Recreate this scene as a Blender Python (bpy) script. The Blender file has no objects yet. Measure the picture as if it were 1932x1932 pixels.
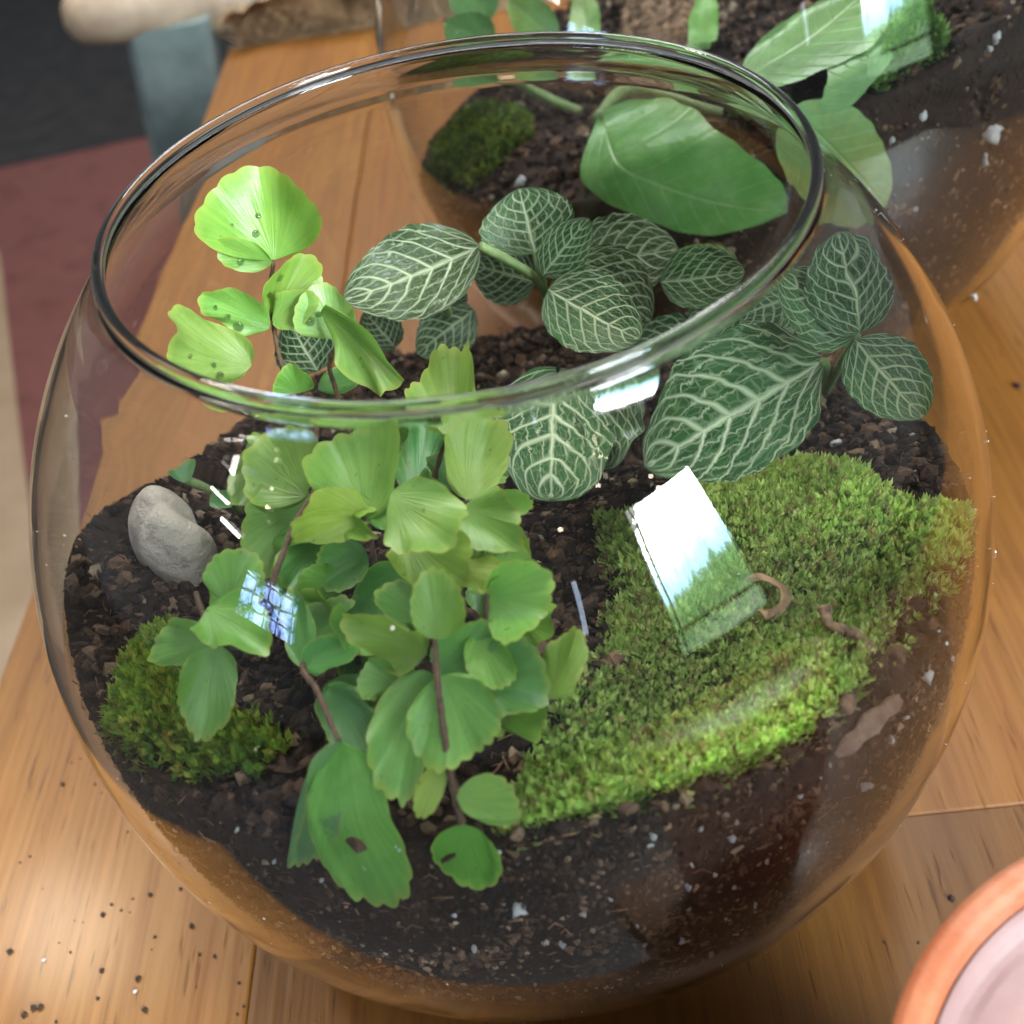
import bpy, math, random
import numpy as np
random.seed(7); rng = np.random.default_rng(11)
scn = bpy.context.scene
COL = scn.collection

# ------------------------------------------------------------------ units
# everything is laid out in bowl radii (1 = 9 cm, origin = centre of the bowl), then turned into metres
S = 0.09
ZT = -0.86                                   # table top

def W(p):
    p = np.asarray(p, float)
    return (p - np.array([0, 0, ZT])) * S

# ------------------------------------------------------------------ camera
F, CD, EL, YAW, PIT, ROLL = 2.19984568, 2.55163528, .777908358, .00134030343, .0187201397, -.180608578
KZ, ZR, RR = 1.06942963, .875647627, .626008539
CC = np.array([0, -CD*math.cos(EL), CD*math.sin(EL)])
_fw = -CC/np.linalg.norm(CC); _rt = np.array([1., 0, 0]); _up = np.cross(_rt, _fw)
_f2 = _fw*math.cos(PIT)+_up*math.sin(PIT); _u2 = _up*math.cos(PIT)-_fw*math.sin(PIT)
CW = _f2*math.cos(YAW)+_rt*math.sin(YAW); _r3 = _rt*math.cos(YAW)-_f2*math.sin(YAW)
CR = _r3*math.cos(ROLL)+_u2*math.sin(ROLL); CU = _u2*math.cos(ROLL)-_r3*math.sin(ROLL)
from mathutils import Matrix, Vector
cam = bpy.data.cameras.new("camera"); camo = bpy.data.objects.new("camera", cam); COL.objects.link(camo)
M = Matrix.Identity(4)
for i in range(3):
    M[i][0], M[i][1], M[i][2] = CR[i], CU[i], -CW[i]
wc = W(CC)
for i in range(3): M[i][3] = wc[i]
camo.matrix_world = M
cam.sensor_width = 36; cam.lens = 18*F
cam.clip_start = .01; cam.clip_end = 60
cam.dof.use_dof = True; cam.dof.focus_distance = 2.2*S; cam.dof.aperture_fstop = 20
scn.camera = camo

# ------------------------------------------------------------------ render and light
scn.render.engine = 'CYCLES'
cy = scn.cycles
cy.use_denoising = True
try: cy.denoiser = 'OPENIMAGEDENOISE'
except Exception: pass
cy.max_bounces = 24; cy.transmission_bounces = 22; cy.transparent_max_bounces = 24
cy.diffuse_bounces = 5; cy.glossy_bounces = 10
cy.caustics_refractive = True; cy.caustics_reflective = False
cy.sample_clamp_indirect = 6.0
cy.use_adaptive_sampling = False
vs = scn.view_settings
vs.view_transform = 'Standard'; vs.look = 'None'; vs.exposure = 0.06; vs.gamma = 1

world = bpy.data.worlds.new("World"); scn.world = world; world.use_nodes = True
bg = world.node_tree.nodes["Background"]
bg.inputs[0].default_value = (.92, .96, 1.0, 1); bg.inputs[1].default_value = .15

def aim(o, target):
    d = Vector(target) - o.location
    o.rotation_euler = d.to_track_quat('-Z', 'Y').to_euler()

def direction(az, el):
    a, e = math.radians(az), math.radians(el)
    return np.array([math.sin(a)*math.cos(e), -math.cos(a)*math.cos(e), math.sin(e)])

BC = np.array([0.1, -.7, .65])               # where the glass mirrors the lamps
def area(name, az, el, dist, sx, sy, power, col, upright=True, roll=0):
    l = bpy.data.lights.new(name, 'AREA'); l.shape = 'RECTANGLE'; l.size = sx; l.size_y = sy
    l.energy = power; l.color = col
    o = bpy.data.objects.new(name, l); COL.objects.link(o)
    o.location = W(BC) + direction(az, el)*dist
    aim(o, W(BC))
    if upright:
        d = direction(az, 0); o.rotation_euler = (Vector(-d)).to_track_quat('-Z', 'Z').to_euler()
        q = Vector(-d).to_track_quat('-Z', 'Y'); o.rotation_euler = q.to_euler()
    return o

def pane(o, strength, kind):
    """what the window shows: sky, a ragged line of trees, a sill; or a small-paned window between branches"""
    l = o.data; l.use_nodes = True
    nt = l.node_tree; em = nt.nodes['Emission']; N = nt.nodes.new; L = nt.links.new
    def mth(op, a, b=None):
        q = N('ShaderNodeMath'); q.operation = op
        for i, x in enumerate((a, b)):
            if x is None: continue
            if isinstance(x, (int, float)): q.inputs[i].default_value = x
            else: L(x, q.inputs[i])
        return q.outputs[0]
    def noise(scale, detail, sx=1., sy=1.):
        m = N('ShaderNodeMapping'); m.inputs['Scale'].default_value = (sx, sy, 1); L(g.outputs['Parametric'], m.inputs[0])
        n = N('ShaderNodeTexNoise'); n.inputs['Scale'].default_value = scale; n.inputs['Detail'].default_value = detail; n.inputs['Roughness'].default_value = .6
        L(m.outputs[0], n.inputs[0]); return n.outputs[0]
    g = N('ShaderNodeNewGeometry'); s = N('ShaderNodeSeparateXYZ'); L(g.outputs['Parametric'], s.inputs[0])
    u, v = s.outputs[0], s.outputs[1]
    r = N('ShaderNodeValToRGB'); e = r.color_ramp.elements
    if kind == 'trees':
        # trees rise to the right, their outline ragged; two thin bars and the sill
        h = mth('ADD', mth('MULTIPLY', mth('SUBTRACT', noise(5, 6, 2.2, .6), .5), .34), mth('MULTIPLY', mth('SUBTRACT', u, .5), -.16))
        L(mth('ADD', v, h), r.inputs[0])
        st = [(0, (.030, .045, .03)), (.20, (.012, .03, .01)), (.34, (.025, .055, .022)), (.375, (.05, .09, .07)), (.395, (.15, .27, .34)), (.50, (.24, .38, .46)), (.60, (.5, .62, .68)), (.74, (1, 1.02, 1.05)), (1, (1, 1.02, 1.08))]
    else:
        L(noise(2.6, 5, 1.6, .55), r.inputs[0])
        st = [(0, (0, 0, 0)), (.43, (.0, .0, .0)), (.48, (.3, .45, .85)), (.58, (.8, .9, 1.)), (1, (.9, .95, 1.))]
    while len(e) > 1: e.remove(e[0])
    e[0].position = st[0][0]; e[0].color = (*st[0][1], 1)
    for p, c in st[1:]:
        q = e.new(p); q.color = (*c, 1)
    if kind == 'trees':
        bar = mth('MULTIPLY', mth('GREATER_THAN', mth('ABSOLUTE', mth('SUBTRACT', v, .135)), .012), mth('GREATER_THAN', mth('ABSOLUTE', mth('SUBTRACT', u, .06)), .012))
        leaf = mth('ADD', mth('MULTIPLY', noise(16, 5), .9), .45)
        tree = mth('LESS_THAN', mth('ADD', v, h), .39)
        k = mth('ADD', mth('MULTIPLY', tree, mth('SUBTRACT', leaf, 1)), 1)
        k = mth('MULTIPLY', k, bar)
        # things hanging in the upper corner of the window
        hang = mth('SUBTRACT', mth('ADD', u, mth('MULTIPLY', mth('SUBTRACT', 1, v), .9)), mth('MULTIPLY', noise(9, 4, .6, 2.), .34))
        k = mth('MULTIPLY', k, mth('ADD', mth('MULTIPLY', mth('GREATER_THAN', hang, -.02), .93), .07))
    else:
        a = mth('GREATER_THAN', mth('FRACT', mth('ADD', mth('MULTIPLY', u, 4.0), mth('MULTIPLY', noise(2, 1), .5))), .12); b = mth('GREATER_THAN', mth('FRACT', mth('ADD', mth('MULTIPLY', v, 3.0), mth('MULTIPLY', noise(3, 2), .6))), .17)
        k = mth('MULTIPLY', a, b)
    mx = N('ShaderNodeMix'); mx.data_type = 'RGBA'; mx.blend_type = 'MULTIPLY'; mx.inputs[0].default_value = 1
    L(r.outputs[0], mx.inputs[6]); L(k, mx.inputs[7]); L(mx.outputs[2], em.inputs[0]); em.inputs[1].default_value = strength

w1 = area("window_light", 39, 18.5, 3.0, .98, 1.78, 560, (1, 1, 1)); pane(w1, 1.0, 'trees')
area("window_light", 55, 54, 3.0, .62, .3, 40, (.85, .93, 1), upright=False)
area('window_light', 10.8, 19, 3.2, .06, .62, .9, (.62, .76, 1))
w3 = area("window_light", -58.5, 14, 4.0, .95, .62, 60, (.74, .84, 1)); pane(w3, 1.0, 'panes')
for az, el in ((-73, 22), (-79, 25.5), (-85, 34.5), (-92, 36)):
    o = area("tube_or_rim_light", az, el, 4.0, .40, .06, 4, (1, .95, .86), upright=False)
for az, el, ln in ((60, 80, 1.5), (-120, 76, 1.5), (150, 62, .9)):  # added strips overhead, only there to put bright streaks on the rims
    area("tube_or_rim_light", az, el, 2.3, ln, .07, 5, (1, .96, .9), upright=False)
area("skylight", 176, 50, 2.2, 1.5, 1.0, 50, (.97, .98, 1), upright=False)
for az, el in ((32, 53), (33, 51), (34, 49), (26, 41), (40, 36), (40, 33), (31, 30), (12, 35), (-70, 37), (-67, 31)):
    l = bpy.data.lights.new("spot_bulb", 'POINT'); l.shadow_soft_size = .028; l.energy = 1.1; l.color = (1, .86, .66)
    o = bpy.data.objects.new("spot_bulb", l); COL.objects.link(o)
    o.location = W(BC) + direction(az, el)*2.8

# ------------------------------------------------------------------ picture -> place
def ray(x, y):
    d = CW*F + CR*(x-966)/966 - CU*(y-966)/966
    return d/np.linalg.norm(d)

def plane(x, y, z):
    d = ray(x, y); return CC + d*(z-CC[2])/d[2]

def yplane(x, y, Y):
    d = ray(x, y); return CC + d*(Y-CC[1])/d[1]

def ell(x, y, c=(0, 0, 0), R=1., thick=.022):
    """ray against the inside of a bowl: near and far distance"""
    d = ray(x, y); s = np.array([1, 1, 1/KZ]); o = (CC-np.array(c))*s; e = d*s
    a, b, q = e@e, o@e, o@o-(R-thick)**2
    D = max(b*b-a*q, 0)
    return (-b-math.sqrt(D))/a, (-b+math.sqrt(D))/a

PLANES = ((.085, .215, 0.), (.05, .15, .28))      # height of the soil, slope away from the camera, slope to the right
def mound(x, y, P): return .11*np.exp(-((x+.95)/.20)**2-((y-.02)/.30)**2) if P is PLANES[0] else 0*x
def soil_z(x, y): return .085 - .215*y

def spot(x, y, fr, c=(0, 0, 0), R=1., zoff=0.):
    """a point inside the bowl on the line of sight: fr 0 = at the front glass, 1 = on the soil (or back glass)"""
    d = ray(x, y); t0, t1 = ell(x, y, c, R)
    tr = (c[2]+ZR*R-CC[2])/d[2]
    t0 = max(t0, tr)
    # soil: z = .085-.215*y (scaled)
    a_, b_, cx = PLANES[0 if R == 1. else 1]
    n = np.array([-cx, b_, 1.]); ts = (R*a_+c[2]+b_*c[1]-cx*c[0]-CC@n)/(d@n)
    te = max(min(t1, ts) if ts > 0 else t1, t0+.012)
    return CC + d*(t0+(te-t0)*fr)

def pxsize(p): return float((np.asarray(p)-CC)@CW)/966/F

# the warm lamp whose glare lies on the table at the lower left
_h = plane(110, 1760, ZT); _d = ray(110, 1760)*np.array([1, 1, -1])
l = bpy.data.lights.new("ceiling_light", 'AREA'); l.shape = 'DISK'; l.size = .20; l.energy = 15; l.color = (1, .86, .66)
o = bpy.data.objects.new("ceiling_light", l); COL.objects.link(o); o.location = W(_h)+_d*2.1; aim(o, W(_h))

# ------------------------------------------------------------------ meshes and things
def mk(name, v, f, mat=None, parent=None, smooth=True, base=None, uv=None, attr=None, color=None, rotz=0.):
    """v in bowl radii; base = origin of the object (also in radii); parent = the thing, whose own base is subtracted"""
    v = np.asarray(v, float)
    me = bpy.data.meshes.new(name)
    if parent is not None and base is None: b = np.array(parent['_b'])
    elif base is not None: b = np.asarray(base, float)
    else: b = np.array([v[:, 0].mean(), v[:, 1].mean(), v[:, 2].min()])
    lv = (v-b)*S
    if isinstance(f, np.ndarray):
        n = f.shape[1]
        me.vertices.add(len(lv)); me.vertices.foreach_set('co', lv.astype(np.float32).ravel())
        me.loops.add(f.size); me.loops.foreach_set('vertex_index', f.astype(np.int32).ravel())
        me.polygons.add(len(f)); me.polygons.foreach_set('loop_start', np.arange(0, f.size, n, dtype=np.int32))
        me.update(calc_edges=True)
    else:
        me.from_pydata([tuple(q) for q in lv], [], [tuple(q) for q in f]); me.update()
    me.polygons.foreach_set('use_smooth', [smooth]*len(me.polygons))
    if uv is not None:
        ul = me.uv_layers.new(name='UVMap')
        idx = np.empty(len(me.loops), np.int32); me.loops.foreach_get('vertex_index', idx)
        ul.data.foreach_set('uv', np.asarray(uv, np.float32)[idx].ravel())
    if attr is not None:
        a = me.attributes.new('tone', 'FLOAT_COLOR', 'POINT')
        a.data.foreach_set('color', np.hstack([attr, np.ones((len(attr), 1))]).astype(np.float32).ravel())
    if mat: me.materials.append(mat)
    o = bpy.data.objects.new(name, me); COL.objects.link(o)
    if parent is not None:
        o.parent = parent
        o.location = (b-np.array(parent['_b']))*S
    else:
        o.location = W(b)
    if color is not None: o.color = (*color, 1)
    return o

def thing(name, base, label, cat, group=None):
    o = bpy.data.objects.new(name, None); COL.objects.link(o)
    o.location = W(base); o['_b'] = [float(q) for q in base]
    o.empty_display_size = .01
    return tag(o, label, cat, group)

def tag(o, label, cat=None, group=None, kind=None):
    o['label'] = label
    if cat: o['category'] = cat
    if group: o['group'] = group
    if kind: o['kind'] = kind
    return o

def lathe(prof, seg=160, closed=False):
    prof = np.asarray(prof, float); n = len(prof)
    th = np.linspace(0, 2*np.pi, seg, endpoint=False)
    v = np.stack([np.outer(prof[:, 0], np.cos(th)), np.outer(prof[:, 0], np.sin(th)), np.repeat(prof[:, 1][:, None], seg, 1)], 2).reshape(-1, 3)
    rows = n if closed else n-1
    i = np.arange(rows)[:, None]; j = np.arange(seg)[None]
    a = i*seg+j; b = i*seg+(j+1) % seg; i2 = (i+1) % n
    c = i2*seg+(j+1) % seg; d = i2*seg+j
    return v, np.stack([a, b, c, d], 2).reshape(-1, 4)

def tube(pts, rad, seg=8, closed=True):
    pts = np.asarray(pts, float); n = len(pts); rad = np.broadcast_to(np.asarray(rad, float), (n,))
    tg = np.gradient(pts, axis=0); tg /= np.linalg.norm(tg, axis=1)[:, None]+1e-12
    ref = np.array([.31, .22, .92])
    x = np.cross(tg, ref); x /= np.linalg.norm(x, axis=1)[:, None]+1e-12
    y = np.cross(tg, x); th = np.linspace(0, 2*np.pi, seg, endpoint=False)
    v = (pts[:, None]+rad[:, None, None]*(np.cos(th)[None, :, None]*x[:, None]+np.sin(th)[None, :, None]*y[:, None])).reshape(-1, 3)
    f = [(i*seg+j, i*seg+(j+1) % seg, (i+1)*seg+(j+1) % seg, (i+1)*seg+j) for i in range(n-1) for j in range(seg)]
    if closed:
        f.append(tuple(range(seg))[::-1]); f.append(tuple((n-1)*seg+j for j in range(seg)))
    return v, f

def spline(pts, n=24):
    """Catmull-Rom through the points"""
    P = np.asarray(pts, float); P = np.vstack([2*P[0]-P[1], P, 2*P[-1]-P[-2]]); out = []
    m = len(P)-3
    for t in np.linspace(0, m-1e-6, n):
        i = int(t); u = t-i; a, b, c, d = P[i:i+4]
        out.append(.5*((2*b)+(-a+c)*u+(2*a-5*b+4*c-d)*u*u+(-a+3*b-3*c+d)*u**3))
    return np.array(out)

def fit_inside(v, c=(0, 0, 0), R=1.):
    """leaves touch the glass but never pass it, and lie on the soil instead of in it"""
    c = np.asarray(c, float); q = (v-c)/R
    rad = np.linalg.norm(q*np.array([1, 1, 1/KZ]), axis=1)
    a, b_, cx = PLANES[0 if R == 1. else 1]
    h = (a-b_*q[:, 1]+cx*q[:, 0]+.14-q[:, 2])/.10; h = np.clip(h, 0, 1)*(rad > .45); h = h*h*(3-2*h)
    tr = rad+h*np.maximum(0, .975-rad); k = (q[:, 2] < .78); tr[k] = np.minimum(tr[k], .982)
    s_ = tr/rad
    return c+q*s_[:, None]*R

class Waves:
    """cheap smooth noise: a sum of sines in random directions"""
    def __init__(s, n=24, lo=3, hi=40, seed=0, dim=3):
        r = np.random.default_rng(seed); k = np.exp(r.uniform(np.log(lo), np.log(hi), n))
        d = r.normal(size=(n, dim)); d /= np.linalg.norm(d, axis=1)[:, None]
        s.k = d*k[:, None]; s.p = r.uniform(0, 6.28, n); s.a = (lo/k)**.6; s.a /= np.sqrt((s.a**2).sum()/2)
    def __call__(s, p): return (np.sin(np.asarray(p)@s.k.T+s.p)*s.a).sum(1)

_t = (1+5**.5)/2
ICO_V = np.array([(-1,_t,0),(1,_t,0),(-1,-_t,0),(1,-_t,0),(0,-1,_t),(0,1,_t),(0,-1,-_t),(0,1,-_t),(_t,0,-1),(_t,0,1),(-_t,0,-1),(-_t,0,1)])/math.sqrt(1+_t*_t)
ICO_F = np.array([(0,11,5),(0,5,1),(0,1,7),(0,7,10),(0,10,11),(1,5,9),(5,11,4),(11,10,2),(10,7,6),(7,1,8),(3,9,4),(3,4,2),(3,2,6),(3,6,8),(3,8,9),(4,9,5),(2,4,11),(6,2,10),(8,6,7),(9,8,1)])

def lumps(cent, size, squash=.75, jit=.25):
    """many crumbs as one mesh"""
    n = len(cent)
    q = rng.normal(size=(n, 3, 3)); q, _ = np.linalg.qr(q)
    sc = size[:, None]*rng.uniform(squash-.25, 1.25, (n, 3))
    v = ICO_V[None]*(1+rng.uniform(-jit, jit, (n, 12, 1)))*sc[:, None]
    v = np.einsum('nij,nkj->nki', q, v)+cent[:, None]
    f = ICO_F[None]+(np.arange(n)*12)[:, None, None]
    return v.reshape(-1, 3), f.reshape(-1, 3)

def blob(R, seed, sub=3, amp=.25, lo=1.2, hi=6, sc=(1, 1, 1)):
    import bmesh
    bm = bmesh.new(); bmesh.ops.create_icosphere(bm, subdivisions=sub, radius=1)
    v = np.array([q.co[:] for q in bm.verts]); f = np.array([[w.index for w in q.verts] for q in bm.faces]); bm.free()
    nz = Waves(20, lo, hi, seed)
    return v*(1+amp*nz(v)[:, None]*.5)*np.array(sc)*R, f

# ------------------------------------------------------------------ materials
class NT:
    def __init__(s, name):
        s.m = bpy.data.materials.new(name); s.m.use_nodes = True
        s.t = s.m.node_tree; s.b = s.t.nodes['Principled BSDF']; s.out = s.t.nodes['Material Output']
    def n(s, kind, **kw):
        o = s.t.nodes.new('ShaderNode'+kind)
        for k, v in kw.items():
            if k.startswith('i_'):
                o.inputs[int(k[2:]) if k[2:].isdigit() else k[2:].replace('_', ' ')].default_value = v
            else: setattr(o, k, v)
        return o
    def l(s, a, b): s.t.links.new(a, b)
    def math(s, op, a, b=None, c=None, clamp=False):
        o = s.t.nodes.new('ShaderNodeMath'); o.operation = op; o.use_clamp = clamp
        for i, q in enumerate((a, b, c)):
            if q is None: continue
            if isinstance(q, (int, float)): o.inputs[i].default_value = q
            else: s.l(q, o.inputs[i])
        return o.outputs[0]
    def ramp(s, src, stops, interp='LINEAR'):
        r = s.t.nodes.new('ShaderNodeValToRGB'); e = r.color_ramp.elements; r.color_ramp.interpolation = interp
        e[0].position = stops[0][0]; e[0].color = (*stops[0][1], 1)
        e[1].position = stops[-1][0]; e[1].color = (*stops[-1][1], 1)
        for p, c in stops[1:-1]:
            q = e.new(p); q.color = (*c, 1)
        s.l(src, r.inputs[0]); return r.outputs[0]
    def mix(s, fac, a, b, blend='MIX'):
        o = s.t.nodes.new('ShaderNodeMix'); o.data_type = 'RGBA'; o.blend_type = blend
        for i, q in ((0, fac), (6, a), (7, b)):
            if isinstance(q, (int, float)): o.inputs[i].default_value = q
            elif isinstance(q, tuple): o.inputs[i].default_value = (*q, 1)
            else: s.l(q, o.inputs[i])
        return o.outputs[2]
    def coord(s, which='Object', scale=(1, 1, 1), rot=(0, 0, 0)):
        c = s.n('TexCoord'); m = s.n('Mapping'); m.inputs['Scale'].default_value = scale; m.inputs['Rotation'].default_value = rot
        s.l(c.outputs[which], m.inputs[0]); return m.outputs[0]
    def noise(s, vec, scale, detail=4, rough=.55, dist=0.):
        o = s.n('TexNoise'); o.inputs['Scale'].default_value = scale; o.inputs['Detail'].default_value = detail
        o.inputs['Roughness'].default_value = rough; o.inputs['Distortion'].default_value = dist
        if vec is not None: s.l(vec, o.inputs[0])
        return o.outputs[0]
    def bump(s, h, strength, dist):
        b = s.n('Bump'); b.inputs['Strength'].default_value = strength; b.inputs['Distance'].default_value = dist
        s.l(h, b.inputs['Height']); s.l(b.outputs[0], s.b.inputs['Normal']); return b.outputs[0]
    def set(s, **kw):
        for k, v in kw.items(): s.b.inputs[k.replace('_', ' ')].default_value = v

def mat_glass():
    m = NT('bowl_glass'); m.set(Base_Color=(.985, .995, .99, 1), Roughness=0.0, IOR=1.38, Transmission_Weight=1.0)
    m.bump(m.noise(m.coord('Object'), 55, 1, .4), .10, .0012)
    return m.m

def mat_wood():
    m = NT('varnished_wood')
    oi = m.n('ObjectInfo')
    v = m.coord('Object', (1, 1, 1))
    big = m.noise(m.coord('Object', (26, 2.2, 26)), 1.0, 3, .5, .6)
    fine = m.noise(m.coord('Object', (420, 14, 420)), 1.0, 4, .62)
    pore = m.noise(m.coord('Object', (760, 55, 760)), 1.0, 2, .5)
    streak = m.noise(m.coord('Object', (95, 3.2, 95)), 1.0, 3, .55, .8)
    c = m.ramp(big, [(.3, (.180, .074, .012)), (.5, (.21, .090, .016)), (.72, (.24, .108, .022))])
    c = m.mix(m.ramp(streak, [(.30, (.45,)*3), (.5, (0,)*3)]), c, (.23, .085, .018))
    c = m.mix(.45, c, m.ramp(fine, [(.3, (.40, .26, .16)), (.55, (1., 1., 1.)), (.75, (1.25, 1.2, 1.1))]), 'MULTIPLY')
    pm = m.ramp(pore, [(.29, (1,)*3), (.36, (0,)*3)])
    c = m.mix(m.math('MULTIPLY', pm, .6), c, (.07, .03, .012))
    c = m.mix(1., c, oi.outputs['Color'], 'MULTIPLY')
    m.l(c, m.b.inputs['Base Color'])
    m.l(m.ramp(fine, [(.3, (.52,)*3), (.8, (.36,)*3)]), m.b.inputs['Roughness'])
    h = m.math('SUBTRACT', fine, m.math('MULTIPLY', pm, .8))
    m.bump(h, .35, .0006); m.set(Specular_IOR_Level=.32, Coat_Weight=.10, Coat_Roughness=.16)
    return m.m

def mat_plain(name, c1, c2, scale, rough=.7, bump=.2, dist=.001, detail=5, c3=None):
    m = NT(name); v = m.coord('Object')
    nz = m.noise(v, scale, detail, .6)
    st = [(.3, c1), (.7, c2)] if c3 is None else [(.25, c1), (.5, c2), (.75, c3)]
    m.l(m.ramp(nz, st), m.b.inputs['Base Color']); m.set(Roughness=rough)
    m.bump(m.noise(v, scale*3, 5, .65), bump, dist)
    return m.m

def mat_tone(name, rough=.85, scale=900, bump=.5, dist=.0006, trans=0., spec=.3):
    """colour of each crumb or shoot from the mesh, grain from noise"""
    m = NT(name); a = m.n('Attribute', attribute_name='tone'); v = m.coord('Object')
    nz = m.noise(v, scale, 4, .6)
    c = m.mix(.8, a.outputs['Color'], m.ramp(nz, [(.25, (.45,)*3), (.75, (1.5,)*3)]), 'MULTIPLY')
    m.l(c, m.b.inputs['Base Color']); m.set(Roughness=rough, Specular_IOR_Level=spec)
    m.bump(nz, bump, dist)
    if trans:
        t = m.n('BsdfTranslucent'); m.l(c, t.inputs[0]); x = m.n('MixShader'); x.inputs[0].default_value = trans
        m.l(m.b.outputs[0], x.inputs[1]); m.l(t.outputs[0], x.inputs[2]); m.l(x.outputs[0], m.out.inputs[0])
    return m.m

def mat_fern():
    m = NT('fern_leaf_skin'); oi = m.n('ObjectInfo'); uv = m.n('UVMap'); s = m.n('SeparateXYZ'); m.l(uv.outputs[0], s.inputs[0])
    ph, rho = s.outputs[0], s.outputs[1]
    v = m.coord('Object')
    blot = m.noise(v, 130, 4, .55)
    fine = m.noise(v, 900, 3, .6)
    cb = m.n('CombineXYZ'); m.l(m.math('MULTIPLY', ph, 46), cb.inputs[0]); m.l(m.math('MULTIPLY', rho, 1.2), cb.inputs[1]); m.l(oi.outputs['Random'], cb.inputs[2])
    rad = m.noise(cb.outputs[0], 1.0, 2, .5)
    c = m.mix(1., oi.outputs['Color'], m.ramp(blot, [(.28, (.72, .80, .62)), (.5, (1, 1, 1)), (.75, (1.22, 1.12, 1.05))]), 'MULTIPLY')
    c = m.mix(.5, c, m.ramp(rad, [(.35, (.80, .85, .74)), (.65, (1.14, 1.1, 1.06))]), 'MULTIPLY')
    c = m.mix(m.math('MULTIPLY', m.ramp(rho, [(.90, (0,)*3), (.99, (1,)*3)]), .45), c, (.40, .44, .09))
    sp = m.ramp(m.noise(v, 900, 2, .5), [(.70, (0,)*3), (.75, (1,)*3)])
    c = m.mix(m.math('MULTIPLY', sp, .55), c, (.05, .09, .015))
    m.l(c, m.b.inputs['Base Color']); m.set(Roughness=.38, Specular_IOR_Level=.5)
    h = m.math('ADD', m.math('MULTIPLY', rad, .7), m.math('MULTIPLY', fine, .25))
    m.bump(h, .4, .0006)
    t = m.n('BsdfTranslucent'); m.l(m.mix(1., c, (1.08, 1.12, .75), 'MULTIPLY'), t.inputs[0]); x = m.n('MixShader'); x.inputs[0].default_value = .27
    m.l(m.b.outputs[0], x.inputs[1]); m.l(t.outputs[0], x.inputs[2]); m.l(x.outputs[0], m.out.inputs[0])
    return m.m

def mat_fittonia():
    m = NT('fittonia_leaf_skin'); oi = m.n('ObjectInfo'); uv = m.n('UVMap'); s = m.n('SeparateXYZ'); m.l(uv.outputs[0], s.inputs[0])
    v = m.coord('Object')
    wob = m.math('SUBTRACT', m.noise(v, 260, 3, .6), .5)
    sx = m.math('ADD', m.math('MULTIPLY_ADD', s.outputs[0], 2, -1), m.math('MULTIPLY', wob, .10))   # -1..1 across
    vy = m.math('ADD', s.outputs[1], m.math('MULTIPLY', wob, .035))                                 # 0..1 along
    ax = m.math('ABSOLUTE', sx)
    # laterals leave the midrib, sweep forward and bend along the margin
    q = m.math('MULTIPLY', m.math('SUBTRACT', vy, m.math('ADD', m.math('MULTIPLY', ax, .27), m.math('MULTIPLY', m.math('POWER', ax, 3.), .16))), 6.6)
    d = m.math('ABSOLUTE', m.math('SUBTRACT', m.math('FRACT', m.math('ADD', q, 100.3)), .5))
    lw = m.math('MULTIPLY_ADD', ax, -.07, .165)
    lat = m.math('SUBTRACT', 1, m.math('DIVIDE', d, lw), clamp=True)
    mid = m.math('SUBTRACT', 1, m.math('DIVIDE', ax, m.math('MULTIPLY_ADD', s.outputs[1], -.06, .095)), clamp=True)
    cell = m.math('FLOOR', m.math('ADD', q, 100.8))
    rnd = m.math('FRACT', m.math('MULTIPLY', m.math('SINE', m.math('MULTIPLY', cell, 12.9898)), 43.758))
    sgn = m.math('MULTIPLY', m.math('GREATER_THAN', sx, 0), .37)
    wz = m.math('MULTIPLY', m.math('SUBTRACT', m.noise(v, 420, 3, .6), .5), .9)
    rg = m.math('ABSOLUTE', m.math('SUBTRACT', m.math('FRACT', m.math('ADD', m.math('ADD', m.math('MULTIPLY', ax, 4.6), m.math('ADD', rnd, sgn)), wz)), .5))
    net = m.math('SUBTRACT', 1, m.math('DIVIDE', rg, .12), clamp=True)
    cb2 = m.n('CombineXYZ'); m.l(m.math('MULTIPLY', q, 2.4), cb2.inputs[0]); m.l(m.math('MULTIPLY', sx, 10.), cb2.inputs[1]); m.l(oi.outputs['Random'], cb2.inputs[2])
    vo2 = m.n('TexVoronoi', feature='DISTANCE_TO_EDGE'); vo2.inputs['Scale'].default_value = 1.; m.l(cb2.outputs[0], vo2.inputs['Vector'])
    net2 = m.math('MULTIPLY', m.math('SUBTRACT', 1, m.math('DIVIDE', vo2.outputs['Distance'], .09), clamp=True), .12)
    vein = m.math('MAXIMUM', m.math('MAXIMUM', mid, lat), m.math('MAXIMUM', m.math('MULTIPLY', net, .62), net2))
    vein = m.math('POWER', vein, .75)
    blot = m.noise(v, 120, 4, .55)
    base = m.mix(1., oi.outputs['Color'], m.ramp(blot, [(.25, (.6, .65, .55)), (.75, (1.35, 1.3, 1.2))]), 'MULTIPLY')
    vc = m.mix(blot, (.58, .72, .46), (.68, .78, .50))
    c = m.mix(m.math('MULTIPLY', vein, .92), base, vc)
    m.l(c, m.b.inputs['Base Color']); m.set(Roughness=.42, Specular_IOR_Level=.5)
    hh = m.math('SUBTRACT', m.math('MULTIPLY', m.noise(v, 900, 2, .5), .12), vein)
    m.bump(hh, .7, .0011)
    t = m.n('BsdfTranslucent'); m.l(c, t.inputs[0]); x = m.n('MixShader'); x.inputs[0].default_value = .18
    m.l(m.b.outputs[0], x.inputs[1]); m.l(t.outputs[0], x.inputs[2]); m.l(x.outputs[0], m.out.inputs[0])
    return m.m

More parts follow.
